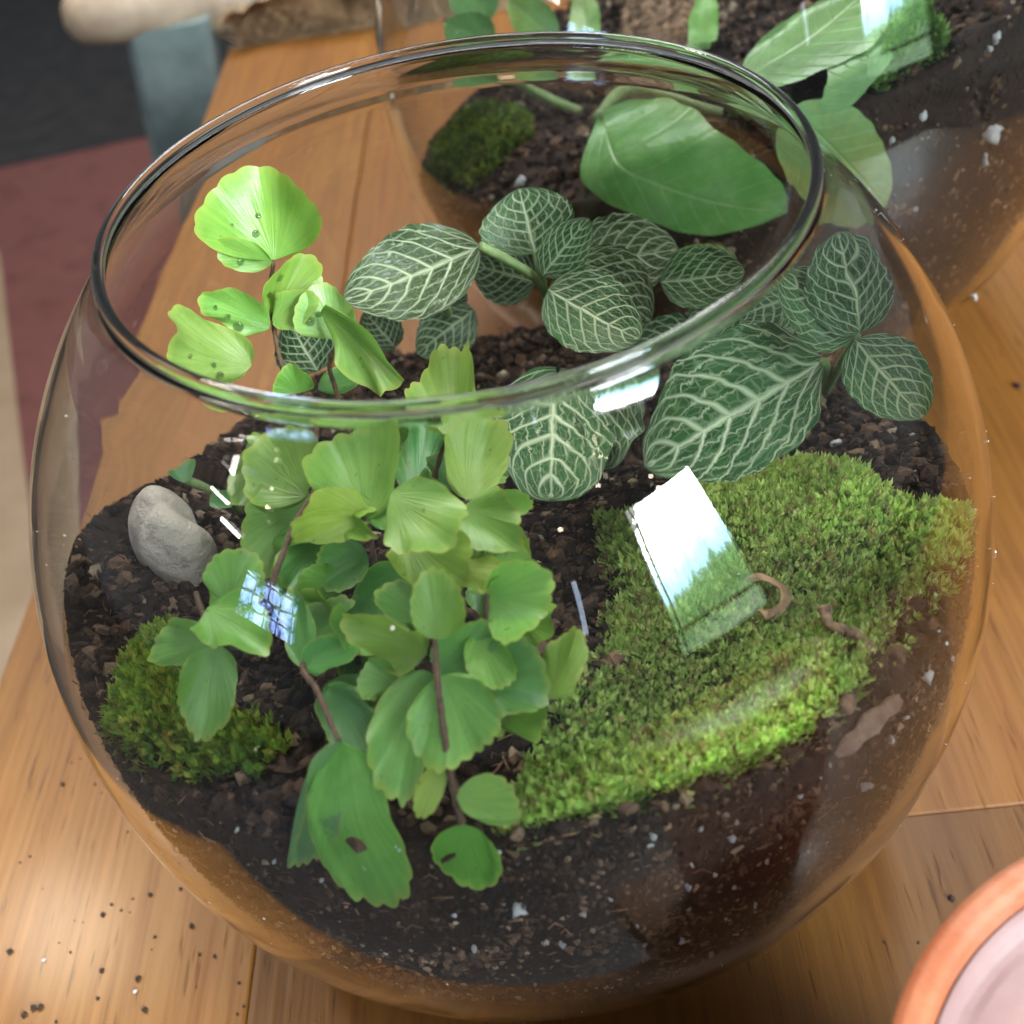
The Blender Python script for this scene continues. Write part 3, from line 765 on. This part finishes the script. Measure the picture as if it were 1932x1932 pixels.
# ---- the round-leaved fern
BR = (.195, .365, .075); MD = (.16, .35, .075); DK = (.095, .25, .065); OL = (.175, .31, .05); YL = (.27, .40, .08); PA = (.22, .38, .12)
FERN = [  # base x,y  tip x,y  width  depth(base, tip)  colour  tw cup bend wave
 (518, 490, 488, 310, 215, .46, .40, BR, .1, .5, .1, .05),
 (514, 500, 411, 463, 52, .46, .44, BR, .5, .3, .2, .03),
 (512, 604, 598, 486, 100, .46, .42, OL, -.3, .5, .2, .04),
 (514, 606, 592, 552, 62, .44, .38, BR, .4, .3, .2, .03),
 (508, 620, 375, 556, 78, .44, .40, BR, .3, .5, .3, .04),
 (474, 690, 303, 622, 122, .40, .34, BR, -.2, .5, .35, .06),
 (640, 640, 606, 535, 108, .42, .38, PA, .2, .5, .1, .04),
 (606, 585, 735, 738, 80, .38, .36, BR, -.5, .3, .3, .04),
 (480, 765, 377, 750, 44, .34, .28, BR, .5, .4, .2, .03),
 (562, 742, 545, 690, 72, .40, .38, MD, .2, .4, .1, .03),
 (600, 735, 690, 690, 50, .50, .48, DK, .2, .4, .1, .03),
 (846, 826, 815, 664, 142, .34, .30, BR, .15, .4, .2, .05),
 (880, 935, 903, 787, 108, .36, .30, YL, -.25, .6, .1, .03),
 (690, 972, 690, 804, 178, .34, .26, BR, .1, .6, .1, .05),
 (578, 930, 488, 822, 150, .40, .32, OL, .1, .3, .1, .03),
 (702, 962, 542, 985, 98, .34, .24, YL, .35, .5, .45, .05),
 (738, 930, 852, 1045, 150, .24, .18, BR, .1, .4, .35, .04),
 (872, 952, 990, 1012, 122, .30, .28, BR, -.1, .5, .15, .04),
 (925, 940, 1002, 950, 54, .38, .36, BR, .2, .3, .1, .03),
 (755, 1000, 872, 1105, 132, .32, .28, YL, .1, .4, .2, .05),
 (826, 1205, 830, 1068, 100, .24, .18, OL, -.2, .6, -.1, .02),
 (920, 1122, 1044, 1138, 148, .30, .26, MD, .05, .4, .15, .05),
 (806, 1232, 640, 1172, 88, .30, .22, OL, .3, .6, .4, .05),
 (692, 1040, 592, 1082, 92, .44, .42, DK, .1, .4, .1, .04),
 (802, 1165, 728, 1098, 84, .38, .36, DK, .1, .4, .1, .04),
 (1040, 1318, 1078, 1180, 74, .36, .34, OL, .3, .4, .1, .03),
 (885, 1280, 1034, 1302, 150, .34, .30, DK, .1, .4, .1, .05),
 (822, 1262, 935, 1180, 104, .34, .30, DK, .2, .4, .1, .04),
 (835, 1272, 886, 1438, 170, .20, .14, MD, .05, .35, .15, .05),
 (800, 1262, 738, 1498, 122, .32, .24, MD, -.25, .5, .15, .05),
 (622, 1298, 722, 1425, 92, .34, .28, DK, -.4, .4, .2, .05),
 (642, 1394, 572, 1640, 150, .12, .06, (.13, .26, .10), .25, .5, .15, .05),
 (644, 1394, 718, 1706, 182, .14, .06, MD, -.12, .4, .1, .03),
 (842, 1432, 784, 1530, 48, .20, .14, YL, .5, .3, .1, .02),
 (862, 1490, 988, 1518, 106, .14, .12, MD, .1, .4, .15, .03),
 (872, 1546, 890, 1670, 122, .12, .10, (.12, .33, .04), .1, .5, .2, .04),
 (432, 1142, 468, 1036, 112, .34, .28, MD, .1, .4, .1, .04),
 (400, 1205, 282, 1212, 86, .36, .32, MD, .2, .4, .2, .04),
 (395, 1145, 495, 1225, 118, .28, .22, MD, -.1, .4, .2, .05),
 (412, 1212, 364, 1390, 106, .28, .22, MD, .2, .4, .15, .04),
 (592, 930, 462, 1050, 160, .48, .44, PA, .1, .3, .1, .03),
 (606, 1010, 555, 1118, 104, .50, .46, DK, .1, .4, .1, .04),
 (572, 1212, 664, 1130, 66, .44, .40, DK, .4, .3, .1, .04),
 (578, 1262, 548, 1105, 58, .40, .36, DK, .5, .3, .2, .03),
 (575, 1252, 684, 1208, 62, .40, .36, DK, .4, .3, .2, .03),
 (640, 792, 552, 762, 48, .40, .38, DK, .4, .3, .2, .03),
 (655, 803, 775, 782, 40, .42, .40, MD, .6, .3, .2, .03),
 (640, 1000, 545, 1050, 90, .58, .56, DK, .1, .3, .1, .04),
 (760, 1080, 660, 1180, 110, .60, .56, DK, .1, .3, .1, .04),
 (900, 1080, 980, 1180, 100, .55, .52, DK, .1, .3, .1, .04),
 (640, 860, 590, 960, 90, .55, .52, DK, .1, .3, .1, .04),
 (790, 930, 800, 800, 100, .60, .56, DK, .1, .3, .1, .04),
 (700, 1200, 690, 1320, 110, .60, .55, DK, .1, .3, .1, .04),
 (940, 1000, 990, 1080, 80, .50, .48, OL, .3, .3, .1, .04),
]
for q in range(26):                            # more leaves deeper in the clump
    x = rng.uniform(470, 1000); y = rng.uniform(830, 1330)
    if x < 560 and y > 1150: x += 150
    a = math.atan2(y-1080, x-730)+rng.normal()*.6; L = rng.uniform(60, 105)
    FERN.append((x, y, x+L*math.cos(a), y+L*math.sin(a)*.9+8, rng.uniform(65, 120), rng.uniform(.42, .62), rng.uniform(.38, .54), [MD, DK, OL, DK, MD, BR][q % 6], rng.uniform(-.5, .5), .4, .2, .06))
for q in [(600, 935, 700, 1000, 88, .37, .31, OL), (450, 1060, 420, 1150, 80, .40, .34, MD), (770, 830, 700, 780, 70, .44, .40, BR), (960, 1060, 1000, 1120, 76, .34, .30, MD), (745, 1290, 690, 1250, 74, .36, .30, MD),
          (900, 1200, 960, 1290, 84, .32, .27, MD), (520, 860, 445, 930, 92, .44, .38, PA), (860, 1060, 930, 1110, 84, .32, .27, YL)]:
    FERN.append((*q, rng.uniform(-.4, .4), .4, .25, .05))
crown = spot(730, 1150, 1.0)
fern = thing('fern', crown, 'bushy fern with round scalloped bright green leaves rising to the left rim', 'fern')
leaf_pts = []
for i, (bx, by, tx, ty, w, d0, d1, colr, tw, cup, bend, wave) in enumerate(FERN):
    b, t = spot(bx, by, d0), spot(tx, ty, d1)
    e_, Ph = (.62, 82)
    if w < 60: e_, Ph = (.8, 70)
    if i in (31, 32): e_, Ph = (.8, 60)
    if i in (31, 32, 34, 35): cup, wave = .12, .012
    if i in (34, 35): e_, Ph = (.75, 70)
    v, f, uv = fan_leaf(b, t, w*1.06*pxsize((b+t)/2), tw+rng.normal()*(.08 if i < 14 else .22), cup, bend, wave, Phi=Ph, e=e_, teeth=random.choice((11, 13, 15)), seed=i, tooth=.052 if i > 9 else .03)
    # keep inside the glass
    v = fit_inside(v)
    cj = np.array(colr)*rng.uniform(.9, 1.12, 3)
    o = mk('leaf', v, f, MF, fern, uv=uv, color=tuple(cj))
    leaf_pts.append(v.reshape(15, 97, 3))
STEMS = [
 [(820, 1190, .26), (828, 1300, .17), (848, 1440, .13), (872, 1548, .115)],
 [(590, 930, .40), (568, 960, .36), (545, 1020, .34), (515, 1105, .32), (520, 1150, .5), (560, 1180, .9)],
 [(692, 972, .34), (640, 950, .38), (592, 930, .40), (592, 860, .42), (600, 800, .44)],
 [(516, 492, .46), (510, 560, .46), (520, 640, .46), (532, 690, .46), (560, 760, .48), (600, 850, .55), (650, 980, .65), (700, 1100, .9)],
 [(640, 640, .42), (622, 690, .44), (632, 730, .46), (650, 800, .5), (680, 900, .6), (710, 1080, .9)],
 [(848, 824, .34), (830, 870, .42), (800, 960, .55), (770, 1060, .8), (740, 1130, 1)],
 [(880, 935, .36), (850, 980, .48), (800, 1060, .7), (750, 1140, 1)],
 [(920, 1120, .30), (912, 1180, .36), (880, 1150, .6), (780, 1150, 1)],
 [(820, 1200, .25), (800, 1170, .45), (760, 1150, .8), (730, 1150, 1)],
 [(642, 1396, .13), (600, 1300, .3), (575, 1250, .42), (640, 1180, .8), (700, 1150, 1)],
 [(672, 1210, .45), (678, 1260, .6), (682, 1300, 1)],
 [(430, 1142, .34), (400, 1180, .36), (372, 1120, .5), (400, 1180, .8), (470, 1230, 1)],
 [(412, 1212, .28), (420, 1180, .32), (450, 1200, .6), (520, 1200, 1)],
 [(862, 1488, .13), (856, 1470, .125)],
]
for st in STEMS:
    P = np.array([spot(x, y, d) for x, y, d in st])
    c_ = spline(P, 8*len(P)); r_ = np.linspace(.0045, .0065, len(c_))
    v, f = tube(c_, r_*(1+.12*np.sin(np.arange(len(c_))*2.1)), 7); mk('stem', v, f, M_STEM, fern)

# ---- white-veined fittonia
FD = (.014, .056, .016); FG = (.018, .080, .018); FO = (.032, .062, .017)
FITT = [
 (905, 464, 648, 566, 150, .52, .50, FO, -.15, .3, .55),
 (1012, 478, 980, 356, 158, .62, .66, FG, .1, .2, .1),
 (1024, 520, 1112, 412, 78, .56, .56, FG, -.3, .3, .2),
 (1072, 498, 1280, 470, 140, .66, .72, FO, .1, .3, .35),
 (1072, 500, 1228, 606, 150, .60, .60, FO, -.15, .3, .45),
 (1034, 545, 1206, 640, 138, .52, .48, FG, .1, .25, .3),
 (1010, 532, 890, 500, 100, .70, .70, FD, .2, .3, .3),
 (838, 574, 836, 514, 82, .66, .62, FD, .1, .3, .1),
 (895, 584, 786, 668, 92, .72, .68, FD, .1, .3, .3),
 (1246, 532, 1405, 512, 100, .66, .66, FG, .1, .3, .3),
 (1392, 496, 1255, 492, 60, .75, .72, (.10, .22, .03), .1, .3, .3),
 (1052, 705, 1036, 930, 205, .62, .46, FG, .05, .15, .2),
 (1550, 668, 1216, 872, 232, .50, .34, FG, .1, .25, .3),
 (1612, 628, 1478, 520, 130, .42, .34, FG, -.15, .3, .25),
 (1620, 628, 1572, 440, 140, .40, .30, FG, .15, .3, .2),
 (1612, 642, 1742, 790, 128, .40, .32, FG, .1, .3, .3),
 (600, 702, 545, 604, 104, .62, .58, FD, .1, .3, .2),
 (745, 655, 688, 588, 70, .74, .72, FD, .1, .3, .2),
 (1160, 690, 1140, 865, 120, .70, .60, FG, .1, .3, .2),
 (1330, 640, 1180, 690, 120, .78, .72, FD, .1, .3, .2),
 (1420, 560, 1300, 620, 110, .74, .70, FG, .1, .3, .2),
 (1500, 560, 1400, 600, 100, .62, .56, FG, .1, .3, .2),
]
fcrown = spot(1060, 640, .97)
fit = thing('fittonia', fcrown, 'dark green fittonia with white net-veined leaves at the back of the front bowl', 'plant')
for i, (bx, by, tx, ty, w, d0, d1, colr, tw, cup, bend) in enumerate(FITT):
    b, t = spot(bx, by, d0), spot(tx, ty, d1)
    v, f, uv = oval_leaf(b, t, w*1.14*pxsize((b+t)/2), tw, cup, bend, .03, .58 if i not in (0,) else .66, seed=100+i)
    v = fit_inside(v)
    mk('leaf', v, f, MI, fit, uv=uv, color=tuple(np.array(colr)*rng.uniform(.85, 1.15)))
for st in [[(905, 464, .52), (960, 492, .55), (1015, 530, .6), (1040, 580, .75), (1060, 640, .97)],
           [(1012, 478, .62), (1022, 520, .6), (1030, 560, .68), (1060, 640, .97)],
           [(1072, 498, .64), (1050, 530, .64), (1040, 580, .75)],
           [(1612, 634, .41), (1590, 680, .55), (1560, 740, .98)],
           [(838, 574, .66), (850, 600, .75), (870, 640, .98)],
           [(640, 570, .55), (720, 560, .6), (728, 610, .8), (740, 660, .98)],
           [(1545, 676, .50), (1560, 700, .7), (1560, 740, .98)]]:
    c_ = spline(np.array([spot(x, y, d) for x, y, d in st]), 7*len(st))
    v, f = tube(c_, .011, 8); mk('stem', v, f, M_GSTEM, fit)

# ---- seedling at the left
sd = thing('seedling', spot(455, 955, .9), 'tiny seedling with two round leaves above the grey stone', 'seedling')
P = np.array([spot(x, y, d) for x, y, d in [(455, 955, .9), (430, 925, .75), (395, 905, .66), (355, 888, .62)]])
v, f = tube(spline(P, 20), .011, 8); mk('stem', v, f, M_GSTEM, sd)
for bx, by, tx, ty, w, d in [(358, 892, 345, 862, 40, .61), (400, 925, 448, 936, 48, .66)]:
    b, t = spot(bx, by, d), spot(tx, ty, d-.02)
    v, f, uv = fan_leaf(b, t, w*pxsize(b), .1, .3, .1, .01, tooth=0., seed=bx); mk('leaf', v, f, MF, sd, uv=uv, color=(.09, .24, .09))

# ------------------------------------------------------------------ stone, twigs, dry leaf
b = spot(352, 1110, .97)
v, f = blob(.118, 9, 4, .5, 1.0, 5, (.78, .6, 1.15)); o = mk('stone', v+b+np.array([.0, .05, .08]), f, M_STONE)
tag(o, 'grey-brown stone standing in the soil at the left wall', 'stone')
def strip(pts, wd, up, thick=.006):
    """a curled dry strip with thickness"""
    c_ = spline(pts, 36); tg = np.gradient(c_, axis=0); tg /= np.linalg.norm(tg, axis=1)[:, None]
    sd_ = np.cross(tg, np.asarray(up)); sd_ /= np.linalg.norm(sd_, axis=1)[:, None]; nn = np.cross(sd_, tg)
    k = np.linspace(0, 1, 36); w_ = wd*np.sin(np.pi*(.08+.84*k))**.7*(1+.2*np.sin(k*17))
    vv = []
    for i in range(36):
        vv += [c_[i]-sd_[i]*w_[i]+nn[i]*w_[i]*.5, c_[i], c_[i]+sd_[i]*w_[i]+nn[i]*w_[i]*.5, c_[i]+sd_[i]*w_[i]*.95+nn[i]*(w_[i]*.5-thick), c_[i]-nn[i]*thick, c_[i]-sd_[i]*w_[i]*.95+nn[i]*(w_[i]*.5-thick)]
    ff = [(i*6+j, i*6+(j+1) % 6, i*6+6+(j+1) % 6, i*6+6+j) for i in range(35) for j in range(6)]
    return np.array(vv), ff
def sp(l): return np.array([spot(x, y, d) for x, y, d in l])
M_DRY = mat_plain('dry_leaf', (.13, .065, .03), (.34, .22, .12), 180, .75, .4, .001)
v, f = strip(sp([(1408, 1092, .80), (1440, 1092, .76), (1472, 1112, .74), (1474, 1140, .74), (1450, 1158, .77), (1430, 1150, .79)]), .011, CC+np.array([1.5, 0, 0]), .003)
tag(mk('dry_leaf', v, f, M_DRY), 'curled brown dry leaf lying on the green moss', 'dry leaf')
c_ = spline(sp([(1552, 1146, .64), (1562, 1178, .66), (1600, 1196, .67), (1632, 1228, .67), (1658, 1272, .70)]), 30)
v, f = tube(c_, np.interp(np.linspace(0, 1, 30), [0, .15, .3, .65, 1], [.012, .009, .011, .018, .009])*(1+.18*np.sin(np.arange(30)*2.3+np.cos(np.arange(30)*1.1)*2)), 9)
tag(mk('twig', v, f, M_TWIG), 'short bent brown twig on the moss near the right wall', 'twig')
M_CHIP = mat_plain('pale_chip', (.10, .05, .035), (.33, .21, .15), 300, .85, .6, .001)
v, f = strip(sp([(1690, 1312, .9), (1650, 1345, .85), (1610, 1385, .8), (1572, 1420, .75)]), .017, CC, .008)
tag(mk('bark_chip', v, f, M_CHIP), 'pale fibrous bark chip in the soil at the right wall', 'bark chip')
M_RED = mat_plain('red_sprig', (.16, .02, .01), (.30, .07, .03), 300, .7, .3, .001)
for st, lb in (([(1590, 1010, .93), (1625, 1005, .9), (1650, 1020, .9), (1690, 1015, .93)], 'thin red-brown sprig on the dark soil above the moss'),
               ([(1680, 1048, .9), (1705, 1030, .88), (1735, 1040, .88), (1742, 1055, .9)], 'short red-brown sprig curled over the moss by the right wall')):
    v, f = tube(spline(sp(st), 20), .009, 7); tag(mk('sprig', v, f, M_RED), lb, 'sprig')
for st, lb in (([(1350, 905, .96), (1375, 885, .95), (1392, 872, .96)], 'tan wood splinter on the soil behind the moss'),):
    v, f = tube(spline(sp(st), 12), .011, 7); tag(mk('wood_splinter', v, f, M_CHIP), lb, 'splinter')

# perlite grains: one mesh of each of four shapes, copied
PERL = [(1575, 838, 15), (1452, 1360, 8), (1740, 1275, 17), (1675, 1390, 11), (1625, 1480, 16), (1660, 1482, 7), (1230, 1575, 10), (1225, 1590, 8), (1318, 1560, 8), (1378, 1580, 12), (1302, 1625, 6),
        (1345, 1645, 10), (1295, 1668, 11), (1286, 1768, 9), (982, 1712, 20), (1060, 1775, 14), (895, 1780, 9), (1030, 1768, 8), (750, 1590, 20), (205, 1250, 7), (240, 1190, 6), (224, 1140, 10), (228, 1028, 14),
        (452, 1560, 8), (940, 1605, 8), (1505, 1500, 7), (1560, 1440, 6), (1725, 820, 9), (1550, 880, 7), (1440, 1620, 7), (690, 1630, 8), (1150, 1690, 6), (1200, 1740, 6), (860, 1720, 6), (1700, 1350, 9), (1790, 1240, 8),
        (610, 1655, 7), (520, 1620, 6), (1100, 1720, 7), (1420, 1700, 8), (1520, 1600, 7), (1610, 1560, 6)]
protos = []
for q in range(4):
    v, f = blob(1., 40+q, 2, .75, 2, 9, (1, .75, .7)); protos.append((v, f))
meshes = {}
for i, (x, y, r) in enumerate(PERL):
    p = spot(x, y, .985)
    # where the soil leans against the wall the grain sits at the glass
    d = ray(x, y); t0, _ = ell(x, y, thick=.027); pw = CC+d*t0
    if pw[2] < soil_z(pw[0], pw[1])-.0: p = pw
    q = i % 4
    if q not in meshes:
        o = mk('perlite_grain', protos[q][0]*.02, protos[q][1], M_PERL, base=(0, 0, 0)); meshes[q] = o.data
    else:
        o = bpy.data.objects.new('perlite_grain', meshes[q]); COL.objects.link(o)
    o.location = W(p); s_ = r*pxsize(p)/.02*.72; o.scale = (s_,)*3; o.rotation_euler = tuple(rng.uniform(0, 6, 3))
    tag(o, 'white perlite grain in the dark soil of the front bowl', 'perlite', 'white perlite grains in the soil')

# ------------------------------------------------------------------ second bowl's plants
def s2(x, y, fr): return spot(x, y, fr, C2, R2)
def mat_pothos():
    m = NT('pothos_leaf_skin'); oi = m.n('ObjectInfo'); v = m.coord('Object'); a = m.noise(v, 45, 4, .6, .5)
    c = m.mix(m.ramp(a, [(.42, (0,)*3), (.6, (1,)*3)]), oi.outputs['Color'], (.20, .40, .14))
    uv = m.n('UVMap'); s = m.n('SeparateXYZ'); m.l(uv.outputs[0], s.inputs[0])
    ax = m.math('ABSOLUTE', m.math('MULTIPLY_ADD', s.outputs[0], 2, -1))
    q = m.math('MULTIPLY', m.math('SUBTRACT', s.outputs[1], m.math('MULTIPLY', ax, .22)), 9)
    d = m.math('ABSOLUTE', m.math('SUBTRACT', m.math('FRACT', m.math('ADD', q, 20)), .5))
    vn = m.math('MAXIMUM', m.math('SUBTRACT', 1, m.math('DIVIDE', ax, .05), clamp=True), m.math('MULTIPLY', m.math('SUBTRACT', 1, m.math('DIVIDE', d, .10), clamp=True), .45))
    c = m.mix(m.math('MULTIPLY', vn, .6), c, (.30, .46, .18))
    c = m.mix(.6, c, m.ramp(m.noise(v, 160, 4, .6), [(.3, (.7, .75, .65)), (.7, (1.2, 1.15, 1.1))]), 'MULTIPLY')
    m.l(c, m.b.inputs['Base Color']); m.set(Roughness=.33); m.bump(m.math('ADD', m.noise(v, 140, 3, .5), m.math('MULTIPLY', vn, -.6)), .4, .0015)
    t = m.n('BsdfTranslucent'); m.l(c, t.inputs[0]); x = m.n('MixShader'); x.inputs[0].default_value = .2
    m.l(m.b.outputs[0], x.inputs[1]); m.l(t.outputs[0], x.inputs[2]); m.l(x.outputs[0], m.out.inputs[0]); return m.m
MP = mat_pothos()
pot2 = thing('pothos', s2(1420, 200, .9), 'broad-leaved pothos with large glossy leaves in the bowl behind', 'plant')
for i, (bx, by, tx, ty, w, d0, d1, colr, tw, cup, bend, pt) in enumerate([
    (1130, 215, 1492, 392, 215, .30, .16, (.12, .32, .07), .1, .35, .35, .6),
    (1480, 190, 1668, 388, 150, .40, .30, (.24, .32, .09), -.2, .3, .3, .6),
    (1400, 140, 1640, -30, 78, .40, .46, (.14, .28, .09), .2, .3, .3, .6),
    (1320, 100, 1330, -60, 55, .5, .55, (.12, .30, .05), .2, .3, .3, .6),
    (1580, 200, 1560, 60, 130, .55, .5, (.12, .26, .10), .2, .3, .3, .6),
    (930, 90, 838, 40, 90, .5, .45, (.14, .30, .10), .2, .3, .3, .7),
    (920, 40, 860, -60, 90, .5, .45, (.16, .32, .12), .2, .3, .3, .7),
    (1050, 80, 960, 0, 80, .5, .45, (.20, .30, .05), .2, .3, .3, .7),
    (1110, 90, 1090, -40, 60, .6, .55, (.16, .28, .05), .2, .3, .3, .7)]):
    b, t = s2(bx, by, d0), s2(tx, ty, d1)
    v, f, uv = oval_leaf(b, t, w*pxsize((b+t)/2), tw, cup, bend, .02, pt, seed=300+i)
    mk('leaf', fit_inside(v, C2, R2), f, MP, pot2, uv=uv, color=colr)
for st in ([(1130, 215, .3), (1200, 150, .5), (1400, 200, .9)], [(1480, 190, .4), (1440, 180, .6), (1420, 200, .9)], [(1400, 140, .4), (1390, 170, .6), (1420, 200, .9)], [(930, 90, .5), (1000, 150, .7), (1100, 200, .95)]):
    c_ = spline(np.array([s2(x, y, d) for x, y, d in st]), 20); v, f = tube(c_, .02, 8); mk('stem', v, f, M_GSTEM, pot2)
moss('moss', [(780, 230), (900, 190), (1000, 215), (1010, 270), (940, 330), (880, 372), (800, 380)], 900, 'olive moss at the left wall of the bowl behind', .022, .05, [(.10, .15, .03), (.16, .20, .03), (.07, .11, .025)], C2, R2)
moss('moss', [(1640, 120), (1700, 70), (1770, 90), (1785, 150), (1740, 190), (1660, 185)], 500, 'light green moss mound in the bowl behind, at the right', .022, .12, [(.13, .24, .06), (.18, .30, .08)], C2, R2)
dm = [(1170, 90), (1180, -20), (1320, -20), (1310, 90)]
v_, f_ = lumps(np.array([s2(x, y, .85) for x, y in zip(rng.uniform(1180, 1310, 500), rng.uniform(-20, 95, 500))]), rng.uniform(.015, .04, 500))
o = mk('bark_mulch', v_, f_, M_SOIL, smooth=False, attr=np.repeat(np.array([[.20, .13, .08]])*rng.uniform(.4, 1.3, (500, 1)), 12, 0)); tag(o, 'pale brown bark mulch in the bowl behind', 'mulch', kind='stuff')
for i, (x, y, r) in enumerate([(1875, 68, 16), (1862, 95, 10), (1868, 245, 26), (1850, 300, 20), (1740, 215, 12), (1680, 260, 9), (1725, 390, 8), (1840, 560, 8), (1500, 330, 10), (985, 330, 14)]):
    d = ray(x, y); t0, _ = ell(x, y, C2, R2, .05); p = CC+d*t0
    o = bpy.data.objects.new('perlite_grain', meshes[i % 4]); COL.objects.link(o)
    o.location = W(p); s_ = r*pxsize(p)/.02*.7; o.scale = (s_, s_, s_*1.5); o.rotation_euler = tuple(rng.uniform(0, 6, 3))
    tag(o, 'white perlite grain in the soil of the larger bowl behind', 'perlite', 'white perlite grains in the bowl behind')

# ------------------------------------------------------------------ terracotta dish
DC = np.array([.755, -1.556]); DR = .484
prof = [(.0, 0), (.27, 0), (.285, .02), (.40, .92), (.405, .935), (.452, .94), (.460, .95), (.481, 1.125), (.479, 1.142), (.470, 1.152), (.450, 1.154), (.440, 1.147), (.434, 1.125), (.433, 1.09), (.425, .95), (.31, .14), (.29, .12), (.0, .12)]
pr = []
for (a, b), (c_, d_) in zip(prof[:-1], prof[1:]):
    for t in np.linspace(0, 1, 5)[:-1]: pr.append((a+(c_-a)*t, b+(d_-b)*t))
pr = np.array(pr+[prof[-1]]); pr[:, 0] = pr[:, 0].clip(.0003); pr[:, 1] += .002
v, f = lathe(pr, 180); v[:, :2] *= (1+.003*Waves(10, 3, 14, 90)(v))[:, None]; v[:, 2] += ZT; v[:, :2] += DC
dish = thing('terracotta_pot', (*DC, ZT), 'orange terracotta pot with a pale pink chalky filling at the lower right', 'flower pot')
mk('pot_wall', v, f, MT, dish)
M_DUST = mat_plain('chalky_deposit', (.24, .135, .125), (.36, .235, .225), 45, .6, .3, .0008)
pr = np.array([(.4315, 1.112), (.4285, 1.085), (.415, 1.066), (.39, 1.06), (.25, 1.056), (.1, 1.058), (.0005, 1.058)]); pr = np.vstack([np.linspace(pr[k], pr[k+1], 6)[:-1] for k in range(6)]+[pr[-1:]]); pr[:, 1] += .002
v, f = lathe(pr, 160); v[:, 2] += ZT; v[:, :2] += DC
v[:, 2] += .004*Waves(20, 8, 40, 91)(v)*(np.hypot(v[:, 0]-DC[0], v[:, 1]-DC[1]) < .40)
mk('chalky_deposit', v, f, M_DUST, dish)

# ------------------------------------------------------------------ crumbs on the table
CR_ = [(320,345,16),(365,235,6),(410,215,6),(485,345,8),(515,390,6),(150,715,9),(100,745,8),(650,590,8),(215,880,6),(920,880,14),(765,910,16),(675,930,8),(568,960,12),(618,988,10),(525,1010,18),(660,1000,6),(420,1050,5),(380,1040,5),(980,1070,20),(790,1125,12),(48,1203,22),(357,1203,10),(300,1155,5),(770,1190,5),(1018,1215,12),(1095,1225,14),(518,1300,18),(705,1340,22),(740,1500,22),(495,1440,14),(205,1485,30),(170,1490,24),(125,1520,28),(285,1558,12),(1220,1360,12),(1245,1480,12),(1000,1380,6),(1210,1520,10)]
spots_ = [(x*.37, 1350.5+y*.37, r*.37) for x, y, r in CR_]+[(1217+x*.37, 1217+y*.37, r*.37) for x, y, r in [(1560,1290,30),(1395,1515,10),(1225,1518,10),(1510,1725,8)]]+[(1920, 728, 12)]
M_CR = mat_plain('crumb_dark', (.016, .010, .008), (.06, .035, .022), 900, .9, .6, .0008)
cm = {}
for i, (x, y, r) in enumerate(spots_):
    p = plane(x, y, ZT+.004); q = i % 3
    if q not in cm:
        v, f = blob(.02, 60+q, 2, .95, 1.5, 8, (1, .75, .6)); o = mk('soil_crumb', v, f, M_CR, base=(0, 0, 0)); cm[q] = o.data
    else:
        o = bpy.data.objects.new('soil_crumb', cm[q]); COL.objects.link(o)
    s_ = max(r, 2.2)*pxsize(p)/.02*.8*(1 if r < 9 else .8); p[2] = ZT+.02*s_*.5; o.location = W(p); o.scale = (s_,)*3; o.rotation_euler = (0, 0, rng.uniform(0, 6))
    tag(o, 'dark soil crumb lying on the table', 'soil crumb', 'soil crumbs spilled on the table')
for x, y, r in [(79, 1809, 4.5), (251, 1868, 5.2)]:
    p = plane(x, y, ZT+.01); o = bpy.data.objects.new('perlite_grain', meshes[1]); COL.objects.link(o)
    s_ = r*pxsize(p)/.02*.8; p[2] = ZT+.02*s_*.7; o.location = W(p); o.scale = (s_,)*3
    tag(o, 'white perlite grain spilled on the table among crumbs', 'perlite', 'white perlite grains on the table')

# ------------------------------------------------------------------ water droplets on the upper fern leaves
dv, df = blob(.0065, 3, 3, 0., 1, 2, (1, 1, .4))
M_WATER = NT('water'); M_WATER.set(Base_Color=(1, 1, 1, 1), Roughness=0., IOR=1.33, Transmission_Weight=1.); wm = None
for li, i, j, s_ in [(0, 6, 42, .9), (0, 4, 34, 1.2), (0, 8, 26, .6), (4, 9, 20, 1.6), (4, 8, 34, 1.1), (4, 10, 42, .8), (5, 7, 18, 1.3), (5, 10, 14, 1.5), (5, 5, 30, .9), (5, 9, 36, .7), (6, 9, 26, 1.5), (6, 7, 36, 1.), (2, 10, 30, 1.2), (2, 8, 20, .9), (1, 8, 30, 1.1), (11, 9, 30, .9), (13, 9, 20, .7)]:
    G = leaf_pts[li]; p = G[i, j]; nn = np.cross(G[i, j+1]-G[i, j-1], G[i+1, j]-G[i-1, j]); nn /= np.linalg.norm(nn)+1e-9
    if nn@(CC-p) < 0: nn = -nn
    if wm is None: o = mk('water_droplet', dv, df, M_WATER.m, base=(0, 0, 0)); wm = o.data
    else: o = bpy.data.objects.new('water_droplet', wm); COL.objects.link(o)
    o.location = W(p+nn*.0015*s_); o.scale = (s_,)*3; o.rotation_euler = Vector(nn).to_track_quat('Z', 'Y').to_euler()
    tag(o, 'clear water droplet on an upper fern leaf', 'water droplet', 'water droplets on the upper fern leaves')

for o in bpy.data.objects:
    if '_b' in o: del o['_b']
